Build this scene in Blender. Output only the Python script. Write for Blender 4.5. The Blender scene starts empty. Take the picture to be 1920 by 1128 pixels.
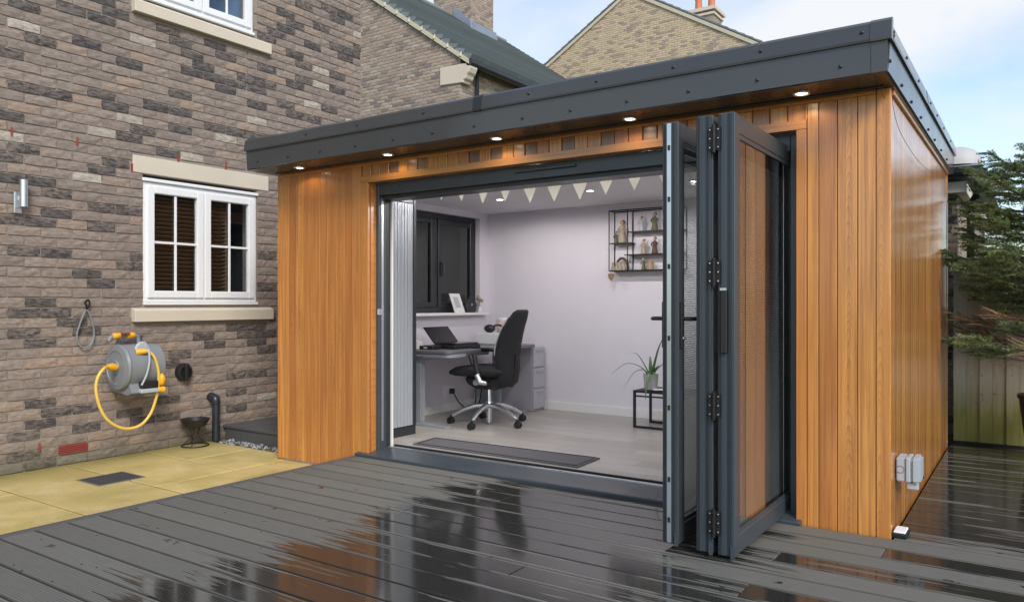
import bpy, bmesh, math, random
from mathutils import Vector, Matrix
R = math.radians
rng = random.Random(7)

# ------------------------------------------------------------------ scene, camera, light
sc = bpy.context.scene
sc.render.engine = 'CYCLES'
col = sc.collection
CAM = Vector((0.5605, -3.9612, 1.10))
cd = bpy.data.cameras.new('camera'); cam = bpy.data.objects.new('camera', cd); col.objects.link(cam)
cam.location = CAM; cam.rotation_euler = (R(90), 0, R(34.289))
cd.sensor_width = 36; cd.lens = 26.976; cd.shift_y = 0.0016; cd.clip_start = 0.05; cd.clip_end = 3000
sc.camera = cam
SUN_EL, SUN_AZ = R(38), R(128)         # azimuth clockwise from +Y
w = bpy.data.worlds.new('World'); sc.world = w; w.use_nodes = True
nt = w.node_tree; N = nt.nodes; L = nt.links; N.clear()
out = N.new('ShaderNodeOutputWorld'); bg = N.new('ShaderNodeBackground'); bg.inputs['Strength'].default_value = 0.12
sky = N.new('ShaderNodeTexSky'); sky.sky_type = 'NISHITA'; sky.sun_disc = False
sky.sun_elevation = SUN_EL; sky.sun_rotation = SUN_AZ; sky.air_density = 1.0; sky.dust_density = 0.6; sky.ozone_density = 1.0
tc = N.new('ShaderNodeTexCoord'); sep = N.new('ShaderNodeSeparateXYZ'); L.new(tc.outputs['Generated'], sep.inputs[0])
addz = N.new('ShaderNodeMath'); addz.operation = 'ADD'; addz.inputs[1].default_value = 0.35; L.new(sep.outputs['Z'], addz.inputs[0])
dx = N.new('ShaderNodeMath'); dx.operation = 'DIVIDE'; L.new(sep.outputs['X'], dx.inputs[0]); L.new(addz.outputs[0], dx.inputs[1])
dy = N.new('ShaderNodeMath'); dy.operation = 'DIVIDE'; L.new(sep.outputs['Y'], dy.inputs[0]); L.new(addz.outputs[0], dy.inputs[1])
cmb = N.new('ShaderNodeCombineXYZ'); L.new(dx.outputs[0], cmb.inputs[0]); L.new(dy.outputs[0], cmb.inputs[1]); cmb.inputs[2].default_value = 0.9
cl = N.new('ShaderNodeTexNoise'); cl.inputs['Scale'].default_value = 1.15; cl.inputs['Detail'].default_value = 7; cl.inputs['Roughness'].default_value = 0.55
L.new(cmb.outputs[0], cl.inputs['Vector'])
cr = N.new('ShaderNodeValToRGB'); cr.color_ramp.elements[0].position = 0.46; cr.color_ramp.elements[1].position = 0.66
cr.color_ramp.elements[0].color = (0.12, 0.12, 0.12, 1); cr.color_ramp.elements[1].color = (0.97, 0.97, 0.97, 1)
L.new(cl.outputs['Fac'], cr.inputs[0])
mx = N.new('ShaderNodeMix'); mx.data_type = 'RGBA'; L.new(cr.outputs[0], mx.inputs['Factor'])
L.new(sky.outputs[0], mx.inputs[6]); mx.inputs[7].default_value = (4.0, 4.1, 4.25, 1)
L.new(mx.outputs[2], bg.inputs['Color']); L.new(bg.outputs[0], out.inputs[0])
sd = bpy.data.lights.new('sun', 'SUN'); sd.energy = 1.5; sd.angle = R(20); sd.color = (1, 0.95, 0.88)
sun = bpy.data.objects.new('sun', sd); col.objects.link(sun)
sdir = Vector((math.sin(SUN_AZ) * math.cos(SUN_EL), math.cos(SUN_AZ) * math.cos(SUN_EL), math.sin(SUN_EL)))
sun.rotation_euler = sdir.to_track_quat('Z', 'Y').to_euler(); sun.location = (4, -6, 9)
vs = sc.view_settings; vs.view_transform = 'Standard'; vs.look = 'None'; vs.gamma = 1; vs.exposure = 0.95
sc.cycles.max_bounces = 10; sc.cycles.diffuse_bounces = 5; sc.cycles.glossy_bounces = 5; sc.cycles.transparent_max_bounces = 16

# ------------------------------------------------------------------ materials
class G:
    """small node graph writer"""
    def __init__(s, name):
        s.m = bpy.data.materials.new(name); s.m.use_nodes = True
        s.t = s.m.node_tree; s.n = s.t.nodes; s.l = s.t.links
        s.b = s.n['Principled BSDF']; s._tc = s._oi = s._ge = None
    def node(s, k, **kw):
        n = s.n.new('ShaderNode' + k)
        for a, v in kw.items(): setattr(n, a, v)
        return n
    def put(s, sock, v):
        if v is None: return
        if hasattr(v, 'is_output') or isinstance(v, bpy.types.NodeSocket): s.l.new(v, sock)
        else: sock.default_value = v
    def math(s, op, a, b=None, c=None, clamp=False):
        n = s.node('Math', operation=op, use_clamp=clamp)
        for i, v in enumerate((a, b, c)): s.put(n.inputs[i], v)
        return n.outputs[0]
    def obj(s):
        if not s._tc: s._tc = s.node('TexCoord')
        return s._tc.outputs['Object']
    def pos(s):
        if not s._ge: s._ge = s.node('NewGeometry')
        return s._ge.outputs['Position']
    def rnd(s):
        if not s._ge: s._ge = s.node('NewGeometry')
        if not s._oi: s._oi = s.node('ObjectInfo')
        return s.math('FRACT', s.math('ADD', s._oi.outputs['Random'], s._ge.outputs['Random Per Island']))
    def map(s, v, scale=(1, 1, 1), loc=None):
        n = s.node('Mapping'); s.put(n.inputs['Vector'], v); n.inputs['Scale'].default_value = scale
        if loc is not None: s.put(n.inputs['Location'], loc)
        return n.outputs[0]
    def comb(s, x=0., y=0., z=0.):
        n = s.node('CombineXYZ')
        for i, v in enumerate((x, y, z)): s.put(n.inputs[i], v)
        return n.outputs[0]
    def sep(s, v):
        n = s.node('SeparateXYZ'); s.put(n.inputs[0], v); return n.outputs
    def noise(s, v, scale, detail=4, rough=.55, dist=0.):
        n = s.node('TexNoise'); s.put(n.inputs['Vector'], v); n.inputs['Scale'].default_value = scale
        n.inputs['Detail'].default_value = detail; n.inputs['Roughness'].default_value = rough; n.inputs['Distortion'].default_value = dist
        return n.outputs['Fac']
    def ramp(s, f, stops):
        n = s.node('ValToRGB'); s.put(n.inputs[0], f); e = n.color_ramp.elements
        while len(e) < len(stops): e.new(0.5)
        for i, (p, c) in enumerate(stops):
            e[i].position = p; e[i].color = (c, c, c, 1) if not hasattr(c, '__len__') else (*c, 1)
        return n.outputs[0]
    def mix(s, f, a, b, mode='MIX'):
        n = s.node('Mix', data_type='RGBA', blend_type=mode); s.put(n.inputs['Factor'], f)
        for i, v in ((6, a), (7, b)): s.put(n.inputs[i], (*v, 1) if isinstance(v, tuple) and len(v) == 3 else v)
        return n.outputs[2]
    def bump(s, h, strength=.3, dist=.01):
        n = s.node('Bump'); n.inputs['Strength'].default_value = 1; s.put(n.inputs['Strength'], strength); n.inputs['Distance'].default_value = dist
        s.put(n.inputs['Height'], h); s.l.new(n.outputs[0], s.b.inputs['Normal']); return n
    def set(s, **kw):
        for k, v in kw.items():
            s.put(s.b.inputs[{'color': 'Base Color', 'rough': 'Roughness', 'metal': 'Metallic', 'spec': 'Specular IOR Level', 'coat': 'Coat Weight', 'coatr': 'Coat Roughness', 'trans': 'Transmission Weight', 'sub': 'Subsurface Weight', 'sheen': 'Sheen Weight', 'ior': 'IOR'}[k]], (*v, 1) if isinstance(v, tuple) and len(v) == 3 else v)
        return s.m

def plain(name, c, rough=.5, metal=0., var=.12, nscale=6., bump=0., bscale=80., tint=.0, spec=.5):
    g = G(name); o = g.obj()
    r = g.rnd()
    off = g.comb(g.math('MULTIPLY', r, 31.), g.math('MULTIPLY', r, 17.), g.math('MULTIPLY', r, 7.))
    v = g.node('VectorMath', operation='ADD'); g.put(v.inputs[0], o); g.put(v.inputs[1], off); v = v.outputs[0]
    n = g.noise(v, nscale, 5, .6)
    f = g.math('ADD', g.math('MULTIPLY', g.math('SUBTRACT', n, .5), 2 * var), 1.)
    if tint: f = g.math('ADD', f, g.math('MULTIPLY', g.math('SUBTRACT', r, .5), 2 * tint))
    c4 = g.comb(f, f, f)
    g.set(color=g.mix(1., c, c4, 'MULTIPLY'), metal=metal, spec=spec)
    g.set(rough=g.math('ADD', g.math('MULTIPLY', g.math('SUBTRACT', n, .5), .25), rough, clamp=True))
    if bump: g.bump(g.noise(v, bscale, 4, .6), bump, .01)
    return g.m

def cedar(name, light, mid, dark, rough=.28, coat=.85):
    g = G(name); o = g.sep(g.obj()); r = g.rnd()
    x, y, z = o[0], o[1], o[2]
    # long straight grain
    gv = g.comb(g.math('ADD', g.math('MULTIPLY', x, 70.), g.math('MULTIPLY', r, 91.)), g.math('MULTIPLY', y, 12.), g.math('ADD', g.math('MULTIPLY', z, 1.1), g.math('MULTIPLY', r, 23.)))
    n1 = g.noise(gv, 1.0, 6, .62, .6)
    # cathedral figure: parabolas up the middle of some boards
    wob = g.noise(g.comb(g.math('MULTIPLY', x, 9.), g.math('MULTIPLY', r, 40.), g.math('MULTIPLY', z, 2.4)), 1.0, 3, .5)
    xo = g.math('SUBTRACT', x, g.math('MULTIPLY', g.math('SUBTRACT', r, .5), .03))
    par = g.math('ADD', g.math('MULTIPLY', g.math('MULTIPLY', xo, xo), 95.), g.math('MULTIPLY', z, .42))
    par = g.math('ADD', par, g.math('MULTIPLY', wob, .24))
    ring = g.math('FRACT', g.math('MULTIPLY', par, 34.))
    ring = g.math('POWER', ring, 3.)
    isc = g.math('GREATER_THAN', g.math('FRACT', g.math('MULTIPLY', r, 7.31)), .62)
    fig = g.math('MULTIPLY', g.math('MULTIPLY', ring, isc), .55)
    tone = g.math('FRACT', g.math('MULTIPLY', r, 13.7))
    c = g.mix(tone, mid, light)
    c = g.mix(g.ramp(n1, [(.40, 0.), (.68, .75)]), c, dark)
    c = g.mix(fig, c, dark)
    blot = g.noise(g.comb(g.math('MULTIPLY', x, 5.), g.math('MULTIPLY', r, 63.), g.math('MULTIPLY', z, 1.6)), 1.0, 3)
    c = g.mix(g.ramp(blot, [(.45, 0.), (.75, .35)]), c, dark)
    knot = g.node('TexVoronoi'); knot.inputs['Scale'].default_value = 1.0
    g.put(knot.inputs['Vector'], g.comb(g.math('MULTIPLY', x, 9.), g.math('MULTIPLY', r, 77.), g.math('MULTIPLY', z, 1.4)))
    kd = g.ramp(knot.outputs['Distance'], [(.02, .8), (.06, 0.)])
    c = g.mix(kd, c, (dark[0] * .5, dark[1] * .45, dark[2] * .4))
    g.set(color=c, rough=g.math('ADD', g.math('MULTIPLY', n1, .22), rough - .1), coat=coat, coatr=.20, spec=.5)
    g.bump(g.math('ADD', g.math('MULTIPLY', n1, .6), g.math('MULTIPLY', ring, .15)), .16, .004)
    return g.m

def brickmat(name, a, b, dark=None, rough=.85, bump=.5, df=.9):
    g = G(name); r = g.rnd()
    off = g.comb(g.math('MULTIPLY', r, 57.), g.math('MULTIPLY', r, 29.), g.math('MULTIPLY', r, 83.))
    va = g.node('VectorMath', operation='ADD'); g.put(va.inputs[0], g.obj()); g.put(va.inputs[1], off); v = va.outputs[0]
    n = g.noise(g.map(v, (22, 22, 60)), 1., 6, .7)
    n2 = g.noise(v, 170., 3, .6)
    c = g.mix(r, a, b)
    if dark: c = g.mix(g.ramp(n, [(.42, 0.), (.60, df)]), c, dark)
    f = g.math('ADD', g.math('MULTIPLY', n2, .34), .83); c = g.mix(1., c, g.comb(f, f, f), 'MULTIPLY')
    # damp algae near the ground (world height), irregular
    z = g.sep(g.pos())[2]
    al = g.math('MULTIPLY', g.ramp(g.math('ADD', z, g.math('MULTIPLY', g.noise(g.pos(), 5., 4), .35)), [(.04, 1.), (.28, 0.)]), .55)
    c = g.mix(al, c, (.115, .11, .065))
    g.set(color=c, rough=rough, spec=.25)
    g.bump(g.math('ADD', n, g.math('MULTIPLY', n2, .4)), bump, .0035)
    return g.m

def deckmat():
    g = G('composite_deck'); p = g.sep(g.pos()); r = g.rnd(); o = g.sep(g.obj())
    x, y = p[0], p[1]
    st = g.noise(g.comb(g.math('MULTIPLY', x, .9), g.math('MULTIPLY', y, 26.), 0.), 1., 4, .6)      # streaks along the boards
    fine = g.noise(g.comb(g.math('MULTIPLY', x, 2.6), g.math('MULTIPLY', y, 95.), 3.), 1., 2, .5)
    blob = g.noise(g.comb(x, y, 5.), 1.15, 3, .5)
    # puddled zone in front of the opening, drier to either side
    zl = g.math('MULTIPLY_ADD', x, 2.6, 6.05)           # 0 at x=-2.33
    zl = g.math('MINIMUM', g.math('MAXIMUM', zl, -1.6), .75)
    zr = g.math('MULTIPLY_ADD', x, -1.5, -.45)          # falls for x > -0.3
    zr = g.math('MINIMUM', g.math('MAXIMUM', zr, -.20), .75)
    back = g.math('MULTIPLY', g.ramp(y, [(.02, 0.), (.30, 1.)]), .75)
    zz = g.math('ADD', g.math('MINIMUM', zl, zr), back)
    wsum = g.math('ADD', zz, g.math('MULTIPLY', g.math('SUBTRACT', st, .5), 2.0))
    wsum = g.math('ADD', wsum, g.math('MULTIPLY', g.math('SUBTRACT', fine, .5), 1.7))
    wsum = g.math('ADD', wsum, g.math('MULTIPLY', g.math('SUBTRACT', blob, .5), 1.3))
    wsum = g.math('ADD', wsum, g.math('MULTIPLY', g.math('SUBTRACT', r, .5), .75))
    g.rnd(); cs_ = g.node('SeparateColor'); g.put(cs_.inputs[0], g._oi.outputs['Color'])
    wsum = g.math('ADD', wsum, g.math('MULTIPLY', g.math('SUBTRACT', cs_.outputs[0], .5), g.math('MULTIPLY', g.ramp(g.math('MULTIPLY_ADD', x, .5, .8), [(.2, 0.), (.4, 1.)]), 2.4)))
    edge = g.ramp(g.math('ABSOLUTE', o[1]), [(.056, 0.), (.068, 1.)])       # edges kept pale to imitate sky reflected on the rounded board edges
    wsum = g.math('SUBTRACT', wsum, g.math('MULTIPLY', edge, g.math('MULTIPLY', g.ramp(g.noise(g.comb(g.math('MULTIPLY', x, 1.1), g.math('MULTIPLY', y, 7.), 1.), 1., 2), [(.38, 0.), (.62, 1.)]), g.math('MULTIPLY', g.math('FRACT', g.math('MULTIPLY', r, 5.3)), 2.2))))
    wet = g.ramp(wsum, [(.0, 0.), (.16, 1.)])
    # small damp foot marks on the dry side
    spot = g.noise(g.comb(g.math('MULTIPLY', x, 6.), g.math('MULTIPLY', y, 9.), 9.), 1., 3, .6)
    wet = g.math('MAXIMUM', wet, g.ramp(spot, [(.665, 0.), (.69, .9)]))
    gr = g.math('ABSOLUTE', g.math('SUBTRACT', g.math('FRACT', g.math('MULTIPLY', o[1], 80.)), .5))   # 12.5 mm reeding
    gro = g.ramp(gr, [(.10, 0.), (.2, 1.)])
    gd = g.noise(g.comb(g.math('MULTIPLY', x, 9.), g.math('MULTIPLY', y, 60.), 2.), 1., 4, .6)
    dry = g.mix(gd, (.122, .120, .106), (.205, .202, .180))
    tone = g.math('ADD', g.math('MULTIPLY', r, .22), .88)
    dry = g.mix(1., dry, g.comb(tone, tone, tone), 'MULTIPLY')
    dry = g.mix(g.math('MULTIPLY', g.math('SUBTRACT', 1., gro), .62), dry, (.05, .05, .046))
    gap_shade = g.ramp(g.math('ABSOLUTE', o[1]), [(.0695, 0.), (.0715, 1.)])     # shade of the gaps and rounded board edges, painted dark
    dry = g.mix(g.math('MULTIPLY', gap_shade, .8), dry, (.03, .03, .027))
    wetc = g.mix(gd, (.020, .020, .0185), (.034, .034, .031))
    g.set(color=g.mix(wet, dry, wetc), spec=g.math('ADD', g.math('MULTIPLY', wet, .25), .35))
    g.set(rough=g.math('SUBTRACT', g.math('ADD', .58, g.math('MULTIPLY', gd, .1)), g.math('MULTIPLY', wet, .545), clamp=True))
    g.bump(g.math('ADD', gro, g.math('MULTIPLY', gd, .25)), g.math('SUBTRACT', .62, g.math('MULTIPLY', wet, .60)), .003)
    return g.m

def pavemat():
    g = G('sandstone_paving'); p = g.pos(); r = g.rnd()
    n = g.noise(p, 2.2, 6, .6, .4); n2 = g.noise(p, 60., 4, .6)
    c = g.mix(r, (.66, .51, .205), (.56, .435, .18))
    c = g.mix(g.ramp(n, [(.40, 0.), (.64, .85)]), c, (.43, .345, .115))
    n3 = g.noise(g.map(p, (1, 1, 1), (7, 3, 2)), 5., 5, .6)
    c = g.mix(g.ramp(n3, [(.52, 0.), (.72, .45)]), c, (.68, .58, .36))
    xx = g.sep(p)[0]                                            # moss towards the house wall
    al = g.ramp(g.math('ADD', g.math('MULTIPLY', g.math('ADD', xx, 5.53), 1.0), g.math('MULTIPLY', g.math('SUBTRACT', n, .5), .6)), [(.0, .8), (.42, 0.)])
    c = g.mix(al, c, (.20, .175, .04))
    f = g.math('ADD', g.math('MULTIPLY', n2, .3), .85); c = g.mix(1., c, g.comb(f, f, f), 'MULTIPLY')
    g.set(color=c, rough=.42, spec=.4); g.bump(g.math('ADD', n2, g.math('MULTIPLY', n, 2.)), .25, .006)
    return g.m

def fencemat():
    g = G('weathered_fence_board'); o = g.sep(g.obj()); r = g.rnd()
    n = g.noise(g.comb(g.math('ADD', g.math('MULTIPLY', o[0], 45.), g.math('MULTIPLY', r, 50.)), 0., g.math('MULTIPLY', o[2], 1.6)), 1., 5, .6)
    c = g.mix(n, (.36, .32, .25), (.62, .57, .47)); c = g.mix(g.math('MULTIPLY', r, .3), c, (.26, .19, .12))
    z = g.sep(g.pos())[2]
    al = g.ramp(g.math('SUBTRACT', z, g.math('MULTIPLY', n, .34)), [(.05, .9), (.36, 0.)])
    c = g.mix(al, c, (.16, .165, .03))
    st = g.ramp(g.noise(g.pos(), 26., 3), [(.66, 0.), (.72, .6)]); c = g.mix(st, c, (.05, .05, .025))
    g.set(color=c, rough=.85, spec=.2); g.bump(n, .4, .005); return g.m

def floormat():
    g = G('grey_oak_laminate'); o = g.sep(g.obj()); r = g.rnd()
    n = g.noise(g.comb(g.math('ADD', g.math('MULTIPLY', o[0], 2.4), g.math('MULTIPLY', r, 50.)), g.math('MULTIPLY', o[1], 42.), 0.), 1., 5, .6, .4)
    c = g.mix(n, (.26, .24, .22), (.47, .44, .415)); t = g.math('ADD', g.math('MULTIPLY', r, .25), .86); c = g.mix(1., c, g.comb(t, t, t), 'MULTIPLY')
    g.set(color=c, rough=.34, spec=.45); g.bump(n, .06, .002); return g.m

def glassmat(name, ior, tint=(1, 1, 1)):
    g = G(name); n = g.n; n.remove(g.b)
    tr = g.node('BsdfTransparent'); tr.inputs[0].default_value = (*tint, 1)
    gl = g.node('BsdfGlossy'); gl.inputs['Roughness'].default_value = .012; gl.inputs[0].default_value = (1, 1, 1, 1)
    lw = g.node('LayerWeight'); lw.inputs[0].default_value = .5
    fr = g.math('MULTIPLY_ADD', g.math('POWER', lw.outputs['Facing'], 5.), 1. - ior, ior)     # Schlick, same from both sides
    ms = g.node('MixShader'); g.l.new(fr, ms.inputs[0]); g.l.new(tr.outputs[0], ms.inputs[1]); g.l.new(gl.outputs[0], ms.inputs[2])
    g.l.new(ms.outputs[0], n['Material Output'].inputs[0]); return g.m

def emit(name, c, s):
    g = G(name); g.b.inputs['Emission Color'].default_value = (*c, 1); g.b.inputs['Emission Strength'].default_value = s; g.set(color=(.8, .8, .8)); return g.m

M = {}
M['cedar'] = cedar('cedar_board', (.75, .352, .082), (.49, .180, .040), (.27, .084, .020))
M['cedarTrim'] = cedar('cedar_trim', (.68, .305, .070), (.58, .235, .052), (.36, .13, .030))
M['cedarDark'] = cedar('weathered_cedar_board', (.30, .155, .075), (.24, .12, .06), (.14, .065, .034))
M['anth'] = plain('anthracite_aluminium', (.046, .058, .069), .32, var=.10, nscale=3)
M['anthD'] = plain('dark_gasket_aluminium', (.020, .024, .028), .4, var=.1)
M['fascia'] = plain('charcoal_steel_fascia', (.058, .061, .064), .17, var=.10, nscale=2.2, bump=.10, bscale=3)
M['soffit'] = plain('charcoal_soffit', (.045, .038, .034), .3, var=.1)
M['plaster'] = plain('white_plaster', (.72, .69, .75), .75, var=.03, bump=.03)
M['ceil'] = plain('white_ceiling', (.72, .71, .72), .8, var=.02)
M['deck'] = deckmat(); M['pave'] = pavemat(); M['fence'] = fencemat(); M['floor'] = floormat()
M['deckE'] = plain('deck_edge_board', (.085, .083, .085), .45, var=.2, nscale=20)
M['under'] = plain('dark_subframe', (.012, .012, .012), .9)
M['mortar'] = brickmat('mortar', (.315, .275, .228), (.28, .247, .205), rough=.95, bump=.3)
M['brick'] = brickmat('grey_brown_brick', (.322, .256, .216), (.250, .203, .174), dark=(.150, .118, .100), df=.6, bump=.7)
M['brickP'] = brickmat('pink_brown_brick', (.35, .255, .195), (.325, .25, .20), dark=(.17, .125, .10), df=.5, bump=.7)
M['brickD'] = brickmat('charcoal_brick', (.195, .163, .142), (.125, .109, .100), dark=(.046, .038, .040), df=.95, bump=1.)
M['brickW'] = brickmat('pale_brick', (.50, .45, .39), (.42, .37, .31), dark=(.26, .215, .175), df=.75, bump=.7)
M['brickA'] = brickmat('buff_brown_brick', (.44, .355, .28), (.34, .27, .215), dark=(.22, .17, .135), df=.5)
M['brickAD'] = brickmat('smoky_brick', (.26, .215, .185), (.20, .17, .155))
M['brickB'] = brickmat('buff_brick', (.56, .455, .31), (.48, .385, .26))
M['stone'] = plain('cream_cast_stone', (.60, .525, .42), .8, var=.08, nscale=5, bump=.12, bscale=120)
M['upvc'] = plain('white_window_frame', (.80, .80, .80), .3, var=.03)
M['glass'] = glassmat('window_glass', .05, (.90, .93, .95)); M['glassD'] = glassmat('door_glass', .22, (.72, .75, .76)); M['glassT'] = glassmat('tinted_glass', .05, (.30, .32, .34)); M['glassA'] = glassmat('clear_door_glass', .02, (.95, .97, .97))
M['slat'] = plain('pale_blind_slat', (.62, .61, .60), .5, var=.04); M['slatB'] = plain('brown_wood_blind', (.17, .105, .06), .45, var=.2, nscale=14)
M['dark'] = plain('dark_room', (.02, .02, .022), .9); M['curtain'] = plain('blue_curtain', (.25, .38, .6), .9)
M['yellow'] = plain('yellow_plastic', (.82, .40, .02), .35, var=.06); M['hose'] = plain('yellow_hose', (.74, .50, .10), .4, var=.08)
M['greyP'] = plain('grey_plastic', (.205, .222, .235), .42, var=.08); M['greyL'] = plain('light_grey_plastic', (.40, .44, .47), .4, var=.05)
M['black'] = plain('black_plastic', (.016, .016, .017), .42, var=.1); M['blackM'] = plain('black_metal', (.014, .013, .013), .45, metal=.2)
M['rubber'] = plain('black_rubber', (.012, .012, .012), .75); M['fabric'] = plain('black_fabric', (.018, .018, .021), .95, var=.2, nscale=60, bump=.3, bscale=400)
M['silver'] = plain('brushed_silver', (.62, .64, .66), .3, metal=.9, var=.06); M['chrome'] = plain('chrome', (.72, .72, .74), .14, metal=1.)
M['slate'] = plain('grey_roof_tile', (.17, .195, .20), .5, var=.25, nscale=5, tint=.12); M['verge'] = plain('pale_verge_mortar', (.52, .475, .36), .85, var=.15, nscale=9, bump=.2, bscale=20)
M['lead'] = plain('lead_flashing', (.27, .31, .36), .4, metal=.4, var=.2); M['terra'] = plain('terracotta', (.55, .19, .09), .75)
M['gutter'] = plain('black_gutter', (.022, .026, .032), .33); M['white'] = plain('white_paint', (.78, .77, .75), .45, var=.04)
M['fasciaW'] = plain('cream_painted_board', (.60, .56, .48), .6, var=.06)
M['red'] = plain('red_terracotta_vent', (.27, .05, .035), .7, var=.15, nscale=20)
M['deskTop'] = plain('grey_desk_laminate', (.14, .145, .16), .35, var=.05); M['deskLeg'] = plain('silver_grey_steel', (.36, .39, .43), .35, metal=.3, var=.05)
M['cab'] = plain('grey_cabinet', (.46, .45, .50), .5); M['purple'] = plain('purple_foam', (.13, .06, .42), .8); M['mat'] = plain('charcoal_mat', (.11, .108, .118), .95, var=.3, nscale=120, bump=.6, bscale=300)
M['leaf'] = plain('green_leaf', (.075, .16, .055), .4, var=.35, nscale=9); M['pot'] = plain('pale_grey_pot', (.46, .45, .45), .55)
M['needle'] = plain('spruce_needles', (.15, .225, .115), .55, var=.3, nscale=5, tint=.5); M['needleL'] = plain('young_spruce_needles', (.30, .38, .16), .55, var=.3, nscale=5, tint=.4)
M['twig'] = plain('brown_twig', (.27, .155, .085), .85, var=.3); M['bark'] = plain('bark', (.085, .06, .042), .9, var=.3, bump=.6)
M['cream'] = plain('cream_figurine', (.38, .33, .24), .7, var=.2, nscale=40); M['olive'] = plain('olive_figurine', (.13, .13, .07), .7, var=.2, nscale=40); M['brownF'] = plain('brown_figurine', (.10, .06, .04), .7); M['skin'] = plain('pale_carved_wood', (.50, .32, .22), .7); M['tan'] = plain('orange_candle', (.50, .22, .10), .6)
M['pennant'] = plain('cream_cotton', (.80, .78, .71), .9, var=.05); M['pink'] = plain('pink_glass_jar', (.62, .46, .47), .3); M['paper'] = plain('white_card', (.75, .75, .76), .7, var=.1, nscale=30)
M['joint'] = plain('mossy_joint_sand', (.085, .07, .028), .95, var=.3, nscale=30); M['soil'] = plain('soil', (.03, .02, .014), .95); M['grass'] = plain('rough_ground', (.07, .085, .03), .95, var=.4, nscale=1.5)
M['gravel'] = plain('grey_gravel', (.26, .26, .27), .85, var=.3, nscale=30, tint=.4); M['cover'] = plain('dark_drain_cover', (.052, .052, .058), .55, var=.25, nscale=25, bump=.3, bscale=60)
M['lamp'] = emit('warm_lamp_lens', (1., .86, .62), 5.); M['lampI'] = emit('white_lamp_lens', (1., .96, .90), 9.)
M['screen'] = plain('black_screen', (.01, .01, .012), .18)

def translucent(m, c, f):
    t = m.node_tree; o = t.nodes['Material Output']; b = t.nodes['Principled BSDF']; tr = t.nodes.new('ShaderNodeBsdfTranslucent'); tr.inputs[0].default_value = (*c, 1)
    mx_ = t.nodes.new('ShaderNodeMixShader'); mx_.inputs[0].default_value = f; t.links.new(b.outputs[0], mx_.inputs[1]); t.links.new(tr.outputs[0], mx_.inputs[2]); t.links.new(mx_.outputs[0], o.inputs[0])
translucent(M['pennant'], (.9, .89, .84), .6); translucent(M['needle'], (.20, .30, .11), .42); translucent(M['needleL'], (.32, .44, .15), .45)

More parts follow.
